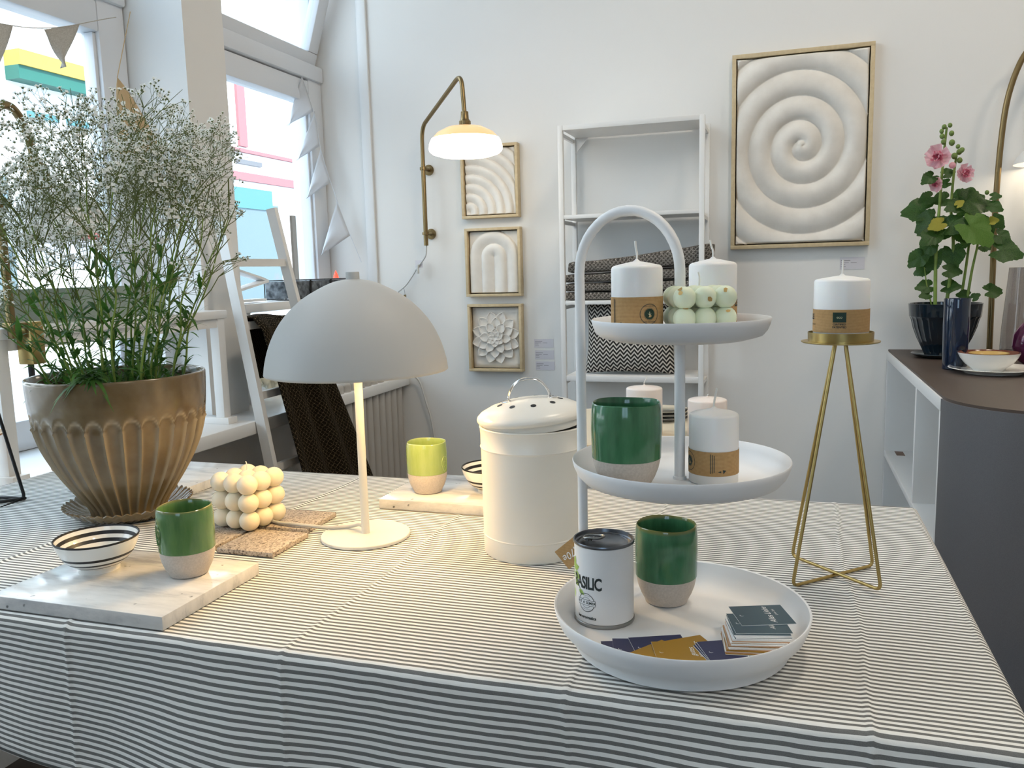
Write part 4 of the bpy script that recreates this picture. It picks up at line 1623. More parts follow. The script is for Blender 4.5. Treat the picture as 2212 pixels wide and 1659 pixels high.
def petal(par, cx, cz, ang, L, lift):
    o = bpy.data.objects.new('petal', petme)
    C.objects.link(o)
    o.parent = par
    place(o, (cx, -0.012 - lift, cz))
    o.rotation_euler = (0, ang, 0)
    o.scale = (L, L * 0.42, L)
    md = o.modifiers.new('t', 'SOLIDIFY')
    md.thickness = 0.06
    md.offset = 0
    return o


for k in range(6):
    petal(lot, 0, 0, 2 * PI * k / 6 + 0.05, 0.036, 0.014)
for k in range(6):
    a = 2 * PI * (k + 0.5) / 6 + 0.05
    petal(lot, 0.026 * math.sin(a), 0.026 * math.cos(a), a, 0.037, 0.010)
for k in range(6):
    a = 2 * PI * k / 6 + 0.05
    petal(lot, 0.037 * math.sin(a), 0.037 * math.cos(a), a, 0.040, 0.006)
for k in range(12):
    a = 2 * PI * (k + 0.5) / 12 + 0.05
    rr = 0.052
    L = 0.044
    ex, ez = abs((rr + L) * math.sin(a)), abs((rr + L) * math.cos(a))
    if ex > 0.094:
        L *= max(0.62, (0.094 / abs(math.sin(a)) - rr) / L)
    petal(lot, rr * math.sin(a), rr * math.cos(a) * 1.08, a, L, 0.001)


def wall_label(label, x0, x1, z0, z1):
    o = box('wall_label', 0, x1 - x0, -0.001, 0, 0, z1 - z0, PAPERL)
    place(o, (x0, YB - 0.0002, z0))
    tag(o, label, 'label', 'wall labels')
    w_, h_ = x1 - x0, z1 - z0
    for (a, b, c, d) in ((0.04, 0.42, 0.70, 0.76), (0.04, 0.36, 0.53, 0.57), (0.44, 0.68, 0.53, 0.57), (0.04, 0.22, 0.40, 0.44), (0.04, 0.24, 0.20, 0.24)):
        polys_obj('print', rect_polys(a * w_, b * w_, c * h_, d * h_, 1), lambda x, y: (x, -0.0013, y), GREYINK, o)
    return o


wall_label('small paper label beside the lotus relief, topmost of three', -0.899, -0.824, CB - 0.293, CB - 0.260)
wall_label('small paper label beside the lotus relief, middle of three', -0.897, -0.823, CB - 0.337, CB - 0.303)
wall_label('small paper label beside the lotus relief, lowest of three', -0.895, -0.821, CB - 0.378, CB - 0.345)
wall_label('small paper label under the large spiral picture', 0.169, 0.245, CB - 0.027, CB + 0.013)

# ------------------------------------------------------------------ tall white shelf against the wall
hx0, hx1, hy0, hy1 = -0.738, -0.254, 2.785, 2.985
sf = thing('shelf_unit', 'tall slim white metal shelf unit against the wall', 'shelf', (0, 0, 0))
pw = 0.017
for x in (hx0, hx1 - pw):
    for y in (hy0, hy1 - pw):
        box('post', x, x + pw, y, y + pw, 0, CB + 0.474, WHITE, sf, 0.001)
for zt, nm in ((CB + 0.474, 'top_panel'), (CB + 0.179, 'shelf_board'), (CB - 0.111, 'shelf_board'), (CB - 0.369, 'shelf_board'), (CB - 0.66, 'shelf_board'), (CB - 0.95, 'shelf_board')):
    dz = 0.016 if zt > CB + 0.3 else (0.013 if zt > CB - 0.2 else 0.02)
    box(nm, hx0 + pw, hx1 - pw, hy0 + 0.001, hy1, zt - dz, zt, WHITE, sf, 0.001)
for x, s in ((hx0 + pw, 1), (hx1 - pw, -1)):
    bm = bmesh.new()
    A = [bm.verts.new((x, hy1 - 0.01, CB + 0.458)), bm.verts.new((x + s * 0.045, hy1 - 0.01, CB + 0.458)), bm.verts.new((x, hy1 - 0.01, CB + 0.405))]
    B = [bm.verts.new(v.co + Vector((0, 0.003, 0))) for v in A]
    bm.faces.new(A)
    bm.faces.new(B[::-1])
    for i in range(3):
        bm.faces.new((A[i], A[(i + 1) % 3], B[(i + 1) % 3], B[i]))
    finish(bm, 'corner_brace', WHITE, sf, smooth=False)
for x in (hx0 + 0.003, hx1 - 0.014):
    for zz in (CB + 0.440, CB + 0.150, CB - 0.14, CB - 0.40):
        box('side_rail', x, x + 0.010, hy0 + pw, hy1 - pw, zz, zz + 0.012, WHITE, sf)

# folded throws
from mathutils import noise as NS


def folded(label, x0, x1, y0, y1, z0, z1, tiltz, seed, under=0.0, group='folded throws'):
    bm = bmesh.new()
    NXs, NA = 40, 28

    def fn(u, v):
        a = 2 * PI * v
        cx = x0 + (x1 - x0) * u
        ca, sa = math.cos(a), math.sin(a)
        k = 1 if 0.02 < u < 0.98 else 0.85
        e = 0.35
        yy = (y1 - y0) / 2 * (abs(ca) ** e) * (1 if ca > 0 else -1) * k
        zz = (z1 - z0) / 2 * (abs(sa) ** e) * (1 if sa > 0 else -1) * k
        nz = NS.noise(Vector((cx * 14, yy * 14 + seed, zz * 30)))
        return (cx + nz * 0.003, (y0 + y1) / 2 + yy + nz * 0.004, (z0 + z1) / 2 + zz + (nz * 0.003 + tiltz * u ** 1.4 if sa > 0.2 else (tiltz + under) / 2 * u ** 1.4 if sa > -0.2 else under * u ** 1.4))
    grid_bm(bm, fn, NXs, NA, True, lambda u, v: (u * 2.2, v * 2.6))
    bmesh.ops.remove_doubles(bm, verts=bm.verts[:], dist=1e-5)
    bmesh.ops.holes_fill(bm, edges=bm.edges[:], sides=60)
    lay = bm.loops.layers.uv.verify()
    for f in bm.faces:
        for lp in f.loops:
            c_ = lp.vert.co
            lp[lay].uv = (c_.x * 4.0 + seed * 0.37, (c_.z - c_.y) * 4.0)
    o = finish(bm, 'folded_throw', THROW_G, angle=80)
    return tag(o, label, 'throw', group)


zz = CB - 0.111
folded('grey patterned wool throw at the bottom of the folded stack', hx0 + 0.003, hx1 + 0.010, hy0 + 0.030, hy1 - 0.025, zz + 0.0005, zz + 0.028, 0.0, 1)
folded('grey patterned wool throw second from the bottom of the folded stack', hx0 + 0.002, hx1 + 0.012, hy0 + 0.028, hy1 - 0.025, zz + 0.031, zz + 0.058, 0.006, 2)
folded('grey patterned wool throw second from the top of the folded stack', hx0 + 0.003, hx1 + 0.014, hy0 + 0.030, hy1 - 0.025, zz + 0.062, zz + 0.089, 0.022, 3, 0.007)
folded('grey patterned wool throw lying loosely on top of the stack', hx0 + 0.020, hx1 + 0.020, hy0 + 0.026, hy1 - 0.022, zz + 0.094, zz + 0.132, 0.050, 4, 0.023)

# herringbone cushion
cu = thing('cushion', 'black and cream herringbone cushion on the lower shelf', 'cushion', (-0.512, 2.872, CB - 0.369 + 0.128))
bm = bmesh.new()
CW, CH = 0.158, 0.128


def cush(sgn):
    def fn(u, v):
        s, t = 2 * u - 1, 2 * v - 1
        puff = ((1 - s ** 4) * (1 - t ** 4)) ** 0.5
        pin = 1 - 0.05 * (1 - abs(s)) * 0 - 0.06 * (1 - s * s) * abs(t) ** 3
        pin2 = 1 - 0.06 * (1 - t * t) * abs(s) ** 3
        return (s * CW * pin2, sgn * 0.055 * puff, t * CH * pin)
    return fn


grid_bm(bm, cush(-1), 28, 24)
grid_bm(bm, cush(1), 28, 24)
bmesh.ops.remove_doubles(bm, verts=bm.verts[:], dist=1e-5)
co = finish(bm, 'cover', HERR, cu, angle=60)
cu.rotation_euler = (math.radians(-8), 0, 0)

# ------------------------------------------------------------------ brass wall lamp
wp = thing('wall_lamp', 'brass wall lamp with a lit opal glass shade', 'lamp', (-1.303, YB, CB))
yl = -0.055
tube('upright_rod', [(0, yl, 0.10), (0, yl, 0.40)], 0.0085, BRASSD, wp, 14)
ar = fillet([(0, yl, 0.39), (0, yl, 0.535), (0.283, -0.36, 0.640), (0.300, -0.385, 0.500)], 0.05, 8)
tube('arm', ar, 0.0075, BRASSD, wp, 14)
for zq in (0.145, 0.385):
    lathe('bracket_ring', [(0.0085, zq - 0.006), (0.013, zq - 0.005), (0.013, zq + 0.005), (0.0085, zq + 0.006)], BRASSD, wp, 24, loc=(0, yl, 0))
    tube('bracket_arm', [(-0.001, yl, zq), (-0.001, -0.004, zq)], 0.006, BRASSD, wp, 10)
    lathe('bracket_plate', [(0, -0.002), (0.020, -0.002), (0.020, 0.002), (0, 0.002)], BRASSD, wp, 24, loc=(0, -0.004, zq)).rotation_euler = (PI / 2, 0, 0)
    tube('thumb_screw', [(0.012, yl, zq), (0.026, yl, zq)], 0.004, BRASSD, wp, 10)
lx, ly, lz = 0.300, -0.385, 0.385
lathe('lamp_holder', [(0.007, 0.130), (0.012, 0.128), (0.0135, 0.105), (0.019, 0.098), (0.0195, 0.085), (0.019, 0.080), (0.0, 0.080)], BRASSD, wp, 24, loc=(lx, ly, lz))
OPAL = mat('opal_glass_lit', (0.75, 0.45, 0.25), 0.2, emis=(1.0, 0.50, 0.20), estr=0.55)
OPALB = make_opal('opal_diffuser_lit', (1.0, 0.86, 0.66), 5.0)
lathe('glass_shade', [(0.019, 0.084), (0.060, 0.078), (0.092, 0.062), (0.110, 0.0430), (0.109, 0.0415), (0.09, 0.059), (0.058, 0.075), (0.019, 0.081)], OPAL, wp, 64, loc=(lx, ly, lz))
lathe('lower_diffuser', [(0.109, 0.0420), (0.1105, 0.0430), (0.1150, 0.035), (0.1192, 0.024), (0.1205, 0.012), (0.1185, 0.004), (0.110, -0.004), (0.085, -0.012), (0.05, -0.016), (0, -0.017)], OPALB, wp, 64, loc=(lx, ly, lz))
tube('flex', catmull([(0.001, yl, 0.10), (-0.01, yl + 0.01, 0.06), (-0.05, -0.03, 0.02), (-0.105, -0.02, -0.045), (-0.16, -0.02, -0.09), (-0.19, -0.02, -0.16)], 8), 0.003, CABLE, wp, 8)
box('inline_switch', -0.052, -0.044, -0.040, -0.030, -0.005, 0.03, CABLE, wp, 0.002)
for k, (a, b, c, m) in enumerate(((-0.118, -0.022, -0.085, BRASSD), (-0.060, -0.028, 0.018, PAPERL))):
    o = box('hang_tag', a, a + (0.010 if k == 0 else 0.03), b - 0.001, b, c - 0.035 if k == 0 else c, c + 0.0 if k == 0 else c + 0.028, m, wp)
tube('tag_string', [(-0.113, -0.021, -0.086), (-0.118, -0.0205, -0.058)], 0.0006, BLACKM, wp, 5)

# ------------------------------------------------------------------ counter on the right
KT = CB - 0.293                     # counter top height
KX = 0.322
ct = thing('counter', 'grey counter with brown top and open white shelves on its end', 'counter', (0, 0, 0))
curve = [(KX, 1.97)]
for k in range(1, 13):
    a = PI / 2 * k / 12
    curve.append((KX + 0.20 - 0.20 * math.cos(a), 1.97 - 0.195 * math.sin(a)))
curve += [(1.45, 1.775)]
poly = [(KX + 0.004, YB - 0.003)] + [(x + 0.004, y) for x, y in curve] + [(1.45, YB - 0.003)]


def prism(name, poly, z0, z1, m, parent):
    bm = bmesh.new()
    A = [bm.verts.new((x, y, z0)) for x, y in poly]
    B = [bm.verts.new((x, y, z1)) for x, y in poly]
    bm.faces.new(A[::-1])
    bm.faces.new(B)
    for i in range(len(poly)):
        j = (i + 1) % len(poly)
        bm.faces.new((A[i], A[j], B[j], B[i]))
    return finish(bm, name, m, parent, angle=30)


prism('worktop', poly, KT - 0.006, KT, LAMINATE, ct)
pin = [(x + 0.012, y + 0.012) for x, y in curve]
prism('front_panel', curve + pin[::-1], 0.0, KT - 0.006, GREYP, ct)
dp = 0.36
box('top_panel', KX, KX + dp, 1.975, YB - 0.002, KT - 0.034, KT - 0.006, WHITE, ct, 0.0008)
for y in (1.972, 2.325, YB - 0.022):
    box('divider', KX + 0.001, KX + dp, y, y + 0.019, 0.02, KT - 0.034, WHITE, ct, 0.0008)
for zt in (CB - 0.630, CB - 0.95):
    box('shelf_board', KX, KX + dp, 1.991, YB - 0.022, zt - 0.018, zt, WHITE, ct, 0.0008)
box('back_board', KX + dp, KX + dp + 0.008, 1.975, YB - 0.002, 0.02, KT - 0.034, WHITE, ct)
BROWNT = mat('brown_tab', (0.22, 0.14, 0.10), 0.6)
for y in (2.05, 2.42, 2.90):
    box('brown_tab', KX + 0.03, KX + 0.055, y, y + 0.06, CB - 0.6305, CB - 0.6290, BROWNT, ct)
for y in (2.345, 2.979 - 0.0005):
    o = lathe('screw_hole', [(0, 0), (0.003, 0), (0.003, 0.001), (0, 0.001)], BLACK, ct, 12, loc=(KX + 0.12, 2.3248 if y < 2.5 else 2.9778, CB - 0.42))
    o.rotation_euler = (PI / 2, 0, 0)
kb = lathe('door_knob', [(0, 0), (0.008, 0), (0.008, 0.008), (0.014, 0.014), (0.014, 0.020), (0.008, 0.025), (0, 0.026)], WHITE, ct, 24, loc=(0.70, 1.7755, 0.42))
kb.rotation_euler = (PI / 2, 0, 0)

# hollyhock in a navy fluted pot
QX, QY = 0.452, 2.765
hs_ = thing('pot_saucer', 'dark navy saucer under the hollyhock pot', 'saucer', (QX, QY, KT))
lathe('dish', [(0, 0), (0.060, 0), (0.082, 0.006), (0.088, 0.012), (0.086, 0.014), (0.078, 0.008), (0.058, 0.004), (0, 0.004)], NAVYG, hs_, 64)
hp = thing('potted_hollyhock', 'pink hollyhock in a dark navy fluted pot on the counter', 'potted plant', (QX, QY, KT + 0.0045))


def flute(r, z, a, i):
    if i in (0, 12) or r < 0.02 or i > 11:
        return r, z
    k = 1 if z < 0.118 else 0
    return r - 0.0022 * k * abs(math.sin(a * 13)) ** 0.6, z


pr = [(0.0, 0.0), (0.050, 0.0), (0.054, 0.010), (0.063, 0.030), (0.075, 0.055), (0.086, 0.085), (0.092, 0.110), (0.0955, 0.117), (0.097, 0.120), (0.0985, 0.140), (0.1, 0.155), (0.1005, 0.1575), (0.0965, 0.1575), (0.095, 0.148), (0.094, 0.135)]
lathe('pot', pr, NAVYG, hp, 208, mod=flute)
lathe('soil', [(0, 0.142), (0.0955, 0.139), (0.0955, 0.133), (0, 0.133)], SOIL, hp, 32)
# stems: (base, points)
h0 = 0.140
stems = [[(-0.030, -0.02, h0), (-0.034, -0.02, 0.30), (-0.030, -0.02, 0.42), (-0.026, -0.02, 0.53), (-0.020, -0.02, 0.622)],
         [(0.000, -0.01, h0), (0.012, -0.015, 0.30), (0.002, -0.015, 0.40), (0.004, -0.015, 0.49), (0.010, -0.015, 0.555)],
         [(0.040, 0.01, h0), (0.052, 0.01, 0.25), (0.060, 0.01, 0.34), (0.075, 0.01, 0.41), (0.085, 0.01, 0.445)],
         [(0.055, 0.0, h0), (0.066, 0.0, 0.24), (0.080, 0.0, 0.33), (0.078, 0.0, 0.42)],
         [(-0.035, -0.01, h0), (-0.052, -0.01, 0.20), (-0.062, -0.01, 0.255)]]
HZ = 1.085
for k, s in enumerate(stems):
    pp = catmull([(x, y, h0 + (z_ - h0) * HZ) for x, y, z_ in s], 6)
    tube('stem', pp, [(0.0052 if k < 2 else 0.0042 if k < 4 else 0.0025) * (1 - 0.45 * i / len(pp)) for i in range(len(pp))], STEM, hp, 8)


def holly_leaf(name, m, seed):
    rg = random.Random(seed)
    bm = bmesh.new()
    c = bm.verts.new((0.06, 0, 0.012))
    NV = 42
    outl, mid = [], []
    for k in range(NV):
        a = 2 * PI * k / NV
        lob = 0.88 + 0.035 * math.cos(5 * a) + 0.05 * abs(math.sin(a * 10.5)) + rg.uniform(-.045, .045)
        notch = 1 - 0.75 * math.exp(-((a - PI) / 0.28) ** 2)
        tip = 1 + 0.30 * math.exp(-(min(a, 2 * PI - a) / 0.45) ** 2)
        r = 0.5 * lob * notch * tip
        x, y = 0.45 + r * math.cos(a) * 1.0, r * math.sin(a) * 0.98
        z = -0.25 * (x - 0.3) ** 2 + 0.12 * abs(y) + 0.03 * math.sin(a * 5)
        outl.append(bm.verts.new((x, y, z)))
        x2, y2 = 0.35 + (x - 0.35) * 0.5, y * 0.5
        mid.append(bm.verts.new((x2, y2, 0.02 + 0.05 * abs(y2) - 0.01 * math.cos(5 * a))))
    c.co = Vector((0.35, 0, 0.0))
    for k in range(NV):
        k2 = (k + 1) % NV
        bm.faces.new((c, mid[k], mid[k2]))
        bm.faces.new((mid[k], outl[k], outl[k2], mid[k2]))
    for f in bm.faces:
        f.smooth = True
    me = bpy.data.meshes.new(name)
    bm.to_mesh(me)
    bm.free()
    me.materials.append(m)
    return me


HL = [holly_leaf('lobed_leaf', LEAFD, k) for k in range(4)]
HLL = holly_leaf('light_lobed_leaf', LEAFL, 9)
HLY = holly_leaf('yellow_lobed_leaf', LEAFY, 10)
gh = random.Random(5)


def hleaf(x, z, ang, L, me=None, y=-0.02, tip=None, roll=None):
    """leaf blade growing from (x,y,z); ang = direction in the wall plane seen from the room"""
    tilt = gh.uniform(0.2, 0.7) if tip is None else tip
    d = Vector((math.cos(ang), -tilt, math.sin(ang))).normalized()
    up_ = Vector((gh.uniform(-.25, .25), -1.0, 0.55))
    s = up_.cross(d).normalized()
    u = d.cross(s)
    M3 = Matrix((d, s, u)).transposed()
    o = bpy.data.objects.new('leaf', me or gh.choice(HL))
    C.objects.link(o)
    o.parent = hp
    o.rotation_mode = 'QUATERNION'
    o.rotation_quaternion = M3.to_quaternion()
    place(o, (x, y, z))
    o.scale = (L * SC, L * SC, L * SC)
    return o


# leaf centre (across, up), direction of the tip in degrees, length, kind
LS = [(195, 640, 200, 125), (325, 655, 190, 150), (150, 733, 183, 240), (212, 838, 222, 215), (290, 905, 185, 250), (400, 880, 20, 190), (545, 690, -12, 260), (470, 640, 30, 150),
      (420, 720, 200, 150), (225, 970, 215, 180), (215, 1060, 240, 150), (130, 1145, 222, 160), (425, 1120, 280, 185), (290, 1120, 255, 140), (265, 1190, 230, 130), (190, 1250, 205, 125), (400, 1262, -4, 140),
      (215, 1393, 185, 135), (405, 1395, 5, 140), (210, 1465, 190, 95), (722, 658, 5, 80), (722, 742, -25, 110), (765, 855, -40, 130), (695, 905, -60, 150), (797, 990, -35, 145), (688, 1060, -10, 110),
      (815, 1108, -12, 215), (525, 1010, -100, 95), (550, 1472, 175, 105), (622, 1490, 40, 75), (755, 1440, 4, 145), (590, 840, 10, 150), (530, 780, 60, 150), (470, 960, -45, 120), (640, 720, 10, 150), (350, 520, 200, 90), (190, 480, 212, 125), (350, 440, 20, 100), (600, 660, 20, 110)]
KU = 0.00125 / 3.95


def leaf_at(cx, cy, a, L, me=None, y=-0.02, tip=None):
    a = math.radians(a)
    L = L * KU * 1.22
    x = (cx / 3.95 - 98) * 0.00125 - math.cos(a) * 0.45 * L
    z_ = (390 - cy / 3.95) * 0.001355 + 0.157 - math.sin(a) * 0.45 * L
    hleaf(x, z_, a, L, me, y, tip)


for k, (cx, cy, a, L) in enumerate(LS):
    leaf_at(cx, cy, a, L, None, gh.uniform(-0.045, 0.01), gh.uniform(-0.25, 0.45))
leaf_at(555, 915, -38, 300, HLL, -0.06, 0.1)
leaf_at(275, 868, 200, 130, HLY, -0.05, 0.1)
leaf_at(435, 708, 40, 70, HLY, -0.05, 0.1)
leaf_at(715, 855, 10, 80, HLY, -0.04, 0.1)
# ruffled pink flowers
bm = bmesh.new()


def petf(u, v):
    s = 2 * u - 1
    wd = 0.42 * (0.25 + 0.75 * math.sin(PI * 0.5 * min(1, v * 1.25)))
    return (v, s * wd, 0.35 * v * v + 0.07 * math.sin(s * 7 + v * 3) * v + 0.10 * s * s)


grid_bm(bm, petf, 8, 6, False)
po_ = finish(bm, 'petal_src', PINK, None, angle=180)
pm1 = po_.data
pm2 = pm1.copy()
pm2.materials[0] = PINKD
bpy.data.objects.remove(po_)


def flower(x, y, z, d, R, seed):
    rg = random.Random(seed)
    d = Vector(d).normalized()
    f = bpy.data.objects.new('flower', None)
    C.objects.link(f)
    f.parent = hp
    place(f, (x, y, h0 + (z - h0) * HZ))
    f.rotation_mode = 'QUATERNION'
    f.rotation_quaternion = d.to_track_quat('Z', 'X')
    for k in range(7):
        share(pm1, 'petal', f, (0, 0, 0), (0, -0.10 + rg.uniform(-.1, .1), 2 * PI * k / 7 + rg.uniform(-.2, .2)), R * rg.uniform(0.9, 1.05))
    for k in range(8):
        share(pm1 if k % 2 else pm2, 'petal', f, (0, 0, 0.002), (rg.uniform(-.4, .4), -0.75 + rg.uniform(-.2, .2), 2 * PI * k / 8 + rg.uniform(-.3, .3)), R * rg.uniform(0.6, 0.8))
    for k in range(6):
        share(pm2, 'petal', f, (0, 0, 0.003), (rg.uniform(-.5, .5), -1.15 + rg.uniform(-.2, .2), 2 * PI * k / 6 + rg.uniform(-.4, .4)), R * rg.uniform(0.45, 0.6))
    return f


flower(-0.042, -0.050, 0.542, (-0.45, -1, 0.15), 0.036, 1)
flower(0.022, -0.050, 0.498, (0.5, -1, 0.0), 0.028, 2)
flower(-0.040, -0.040, 0.474, (-0.7, -0.8, -0.1), 0.022, 3)
bme = sphere_mesh('bud', 1.0, BUD, 12, 8)
pbe = sphere_mesh('pink_bud', 1.0, PINK, 12, 8)
for x, z_, r in ((-0.028, 0.623, 0.0065), (-0.013, 0.626, 0.0062), (-0.034, 0.612, 0.0062), (-0.008, 0.605, 0.007), (-0.032, 0.599, 0.0072), (-0.006, 0.581, 0.0082), (-0.028, 0.584, 0.0072), (0.014, 0.556, 0.0078), (0.002, 0.546, 0.0085), (0.020, 0.560, 0.0075), (0.016, 0.534, 0.0075), (0.090, 0.447, 0.006), (0.010, 0.570, 0.006)):
    share(bme, 'bud', hp, (x, -0.028, h0 + (z_ - h0) * HZ), (gh.uniform(-.5, .5), gh.uniform(-.5, .5), 0), (r * SC, r * SC, r * 1.15 * SC))
share(pbe, 'bud', hp, (-0.005, -0.045, 0.553), (0, 0, 0), 0.0095 * SC)

# blue vase, bowls, plate, glass vases
vs = lathe('blue_vase', [(0, 0), (0.0285, 0), (0.030, 0.002), (0.0305, 0.06), (0.0320, 0.120), (0.0315, 0.160), (0.0322, 0.186), (0.0315, 0.188), (0.0300, 0.187), (0.0295, 0.16), (0.0290, 0.01), (0, 0.008)], BLUEG, None, 56, loc=(0.4315, 2.4656, KT))
tag(vs, 'tall dark blue lustre glazed vase before the hollyhock pot', 'vase')
BX_, BY_ = 0.497, 2.395
plt = thing('plate', 'white plate with blue striped rim on the counter', 'plate', (BX_ + 0.012, BY_, KT))
lathe('dish', [(0, 0.003), (0.058, 0.003), (0.060, 0.0), (0.066, 0.0), (0.070, 0.004), (0.103, 0.0125), (0.1045, 0.0135), (0.103, 0.0145), (0.071, 0.0075), (0.064, 0.0055), (0, 0.005)], CERW, plt, 72)
bm = bmesh.new()
for k in range(15):
    a = math.radians(150 + k * 7.5)
    q = []
    for rr, zz in ((0.074, 0.0088), (0.101, 0.0148)):
        for da in (-0.022, 0.022):
            q.append(bm.verts.new((rr * math.cos(a + da), rr * math.sin(a + da), zz)))
    bm.faces.new((q[0], q[1], q[3], q[2]))
finish(bm, 'blue_stripes', mat('ink_blue_glaze', (0.01, 0.015, 0.05), 0.15), plt)
BR = mat('brown_rim_glaze', (0.16, 0.05, 0.03), 0.2)
bw = thing('serving_bowl', 'white serving bowl with brown rim standing on the plate', 'bowl', (BX_, BY_, KT + 0.0062))
lathe('body', [(0, 0.003), (0.030, 0.003), (0.031, 0), (0.036, 0), (0.040, 0.006), (0.055, 0.018), (0.066, 0.033), (0.0705, 0.043), (0.0712, 0.046), (0.0700, 0.0468), (0.0685, 0.045), (0.060, 0.028), (0.044, 0.012), (0, 0.008)], [CERW, BR], bw, 72, seg_mat=[0] * 7 + [0, 1, 1, 1, 0, 0])
b2 = thing('small_bowl', 'small ochre rimmed bowl nested in the serving bowl', 'bowl', (BX_, BY_, KT + 0.0205))
lathe('body', [(0, 0.0), (0.022, 0.0), (0.035, 0.010), (0.044, 0.024), (0.0462, 0.031), (0.0445, 0.031), (0.040, 0.022), (0.030, 0.010), (0, 0.004)], [mat('ochre_glaze', (0.55, 0.36, 0.12), 0.2), CERW], b2, 56, seg_mat=[1, 1, 1, 0, 0, 0, 1, 1])
v2 = lathe('glass_vase', [(0, 0), (0.050, 0), (0.056, 0.004), (0.054, 0.08), (0.047, 0.18), (0.0415, 0.262), (0.0395, 0.262), (0.045, 0.18), (0.052, 0.08), (0.053, 0.012), (0, 0.010)], SMOKE, None, 56, loc=(0.668, 2.815, KT))
tag(v2, 'tall tapered smoky glass vase on the counter', 'vase')
v3 = lathe('plum_vase', [(0, 0), (0.032, 0), (0.055, 0.018), (0.066, 0.052), (0.062, 0.085), (0.046, 0.112), (0.030, 0.124), (0.028, 0.122), (0.043, 0.109), (0.059, 0.084), (0.063, 0.052), (0.052, 0.020), (0.030, 0.004), (0, 0.004)], PURPLE, None, 56, loc=(0.652, 2.56, KT))
tag(v3, 'round plum purple glass vase at the edge of the counter', 'vase')

# arc lamp on the counter
al = thing('arc_lamp', 'tall aged brass arc lamp with a white dome shade on the counter', 'lamp', (0.606, 2.915, KT))
bz = 0.0
ap = catmull([(0, 0, 0.0), (-0.002, 0, 0.25), (-0.004, 0, 0.43), (0.002, 0, 0.64), (0.016, 0, 0.775), (0.050, 0, 0.880), (0.098, -0.01, 0.930), (0.146, -0.02, 0.905), (0.168, -0.03, 0.83), (0.172, -0.03, 0.70)], 10)
tube('pole', ap, 0.0085, BRASSD, al, 14)
lathe('clamp_foot', [(0, 0), (0.022, 0), (0.022, 0.006), (0.012, 0.010), (0.0, 0.010)], BRASSD, al, 32)
lathe('lamp_holder', [(0, 0.135), (0.012, 0.135), (0.015, 0.10), (0.020, 0.095), (0.020, 0.082), (0, 0.082)], BRASSD, al, 24, loc=(0.172, -0.03, 0.565))
lathe('shade', [(0.018, 0.088), (0.055, 0.080), (0.100, 0.056), (0.130, 0.022), (0.140, 0.0), (0.1385, 0.0), (0.128, 0.021), (0.099, 0.054), (0.054, 0.078), (0.018, 0.086)], WHITE, al, 64, loc=(0.172, -0.03, 0.565))
lathe('bulb', [(0, 0.0), (0.02, 0.006), (0.029, 0.026), (0.024, 0.05), (0.013, 0.07), (0.0, 0.075)], mat('soft_bulb', (1, 0.95, 0.85), 0.4, emis=(1, 0.86, 0.66), estr=18), al, 24, loc=(0.172, -0.03, 0.575))

# ------------------------------------------------------------------ round side table behind, with candles and glass
rz_ = CB - 0.350
rtb = thing('round_side_table', 'round cream side table behind the striped table', 'side table', (-0.335, 1.83, 0))
lathe('tabletop', [(0, rz_ - 0.025), (0.225, rz_ - 0.025), (0.23, rz_ - 0.02), (0.23, rz_ - 0.003), (0.227, rz_), (0, rz_)], CREAMW, rtb, 72)
lathe('pedestal', [(0, 0.0), (0.15, 0.0), (0.15, 0.02), (0.03, 0.04), (0.025, rz_ - 0.06), (0.06, rz_ - 0.025), (0, rz_ - 0.025)], CREAMW, rtb, 40)
pillar('blush pillar candle behind the green mug on the middle tray', -0.278, 1.72, rz_, 0.0375, 0.100, WAXP, None, 0.016, 0.006)
pillar('blush pillar candle behind the short kraft banded candle', -0.150, 1.735, rz_, 0.0400, 0.076, WAXP, None, 0.004, 0.002)
for k in range(3):
    o = lathe('glass_plate', [(0, 0.0), (0.040, 0.0), (0.055, 0.006), (0.056, 0.0075), (0.039, 0.003), (0, 0.003)], CLEAR, None, 40, loc=(-0.262, 1.900, rz_ + k * 0.0085))
    tag(o, ('clear glass plate at the bottom of the stack by the tray pole', 'clear glass plate in the middle of the stack by the tray pole', 'clear glass plate on top of the stack by the tray pole')[k], 'plate', 'glass plates')

# ------------------------------------------------------------------ window side: radiator, bench, ladder, throw
rdt = thing('radiator', 'old ribbed radiator under the window sill', 'radiator', (-1.49, 2.46, 0.10))
NCOL = 10
cw = 0.5 / NCOL
colm = None
for k in range(NCOL):
    bm = bmesh.new()
    if colm is None:
        bm_box(bm, -0.055, 0.060, -cw * 0.40, cw * 0.40, 0.0, 0.575, 0.016, 4)
        colm = finish(bm, 'radiator_column', RADIATOR, rdt, angle=60)
        place(colm, (0, cw * (k + 0.5), 0))
    else:
        bm.free()
        share(colm, 'radiator_column', rdt, (0, cw * (k + 0.5), 0))
for zq in (0.06, 0.50):
    tube('header_pipe', [(0, 0.0, zq), (0, 0.5, zq)], 0.016, RADIATOR, rdt, 10)
for y in (0.06, 0.44):
    box('foot', -0.02, 0.02, y - 0.01, y + 0.01, -0.10, 0.0, RADIATOR, rdt)

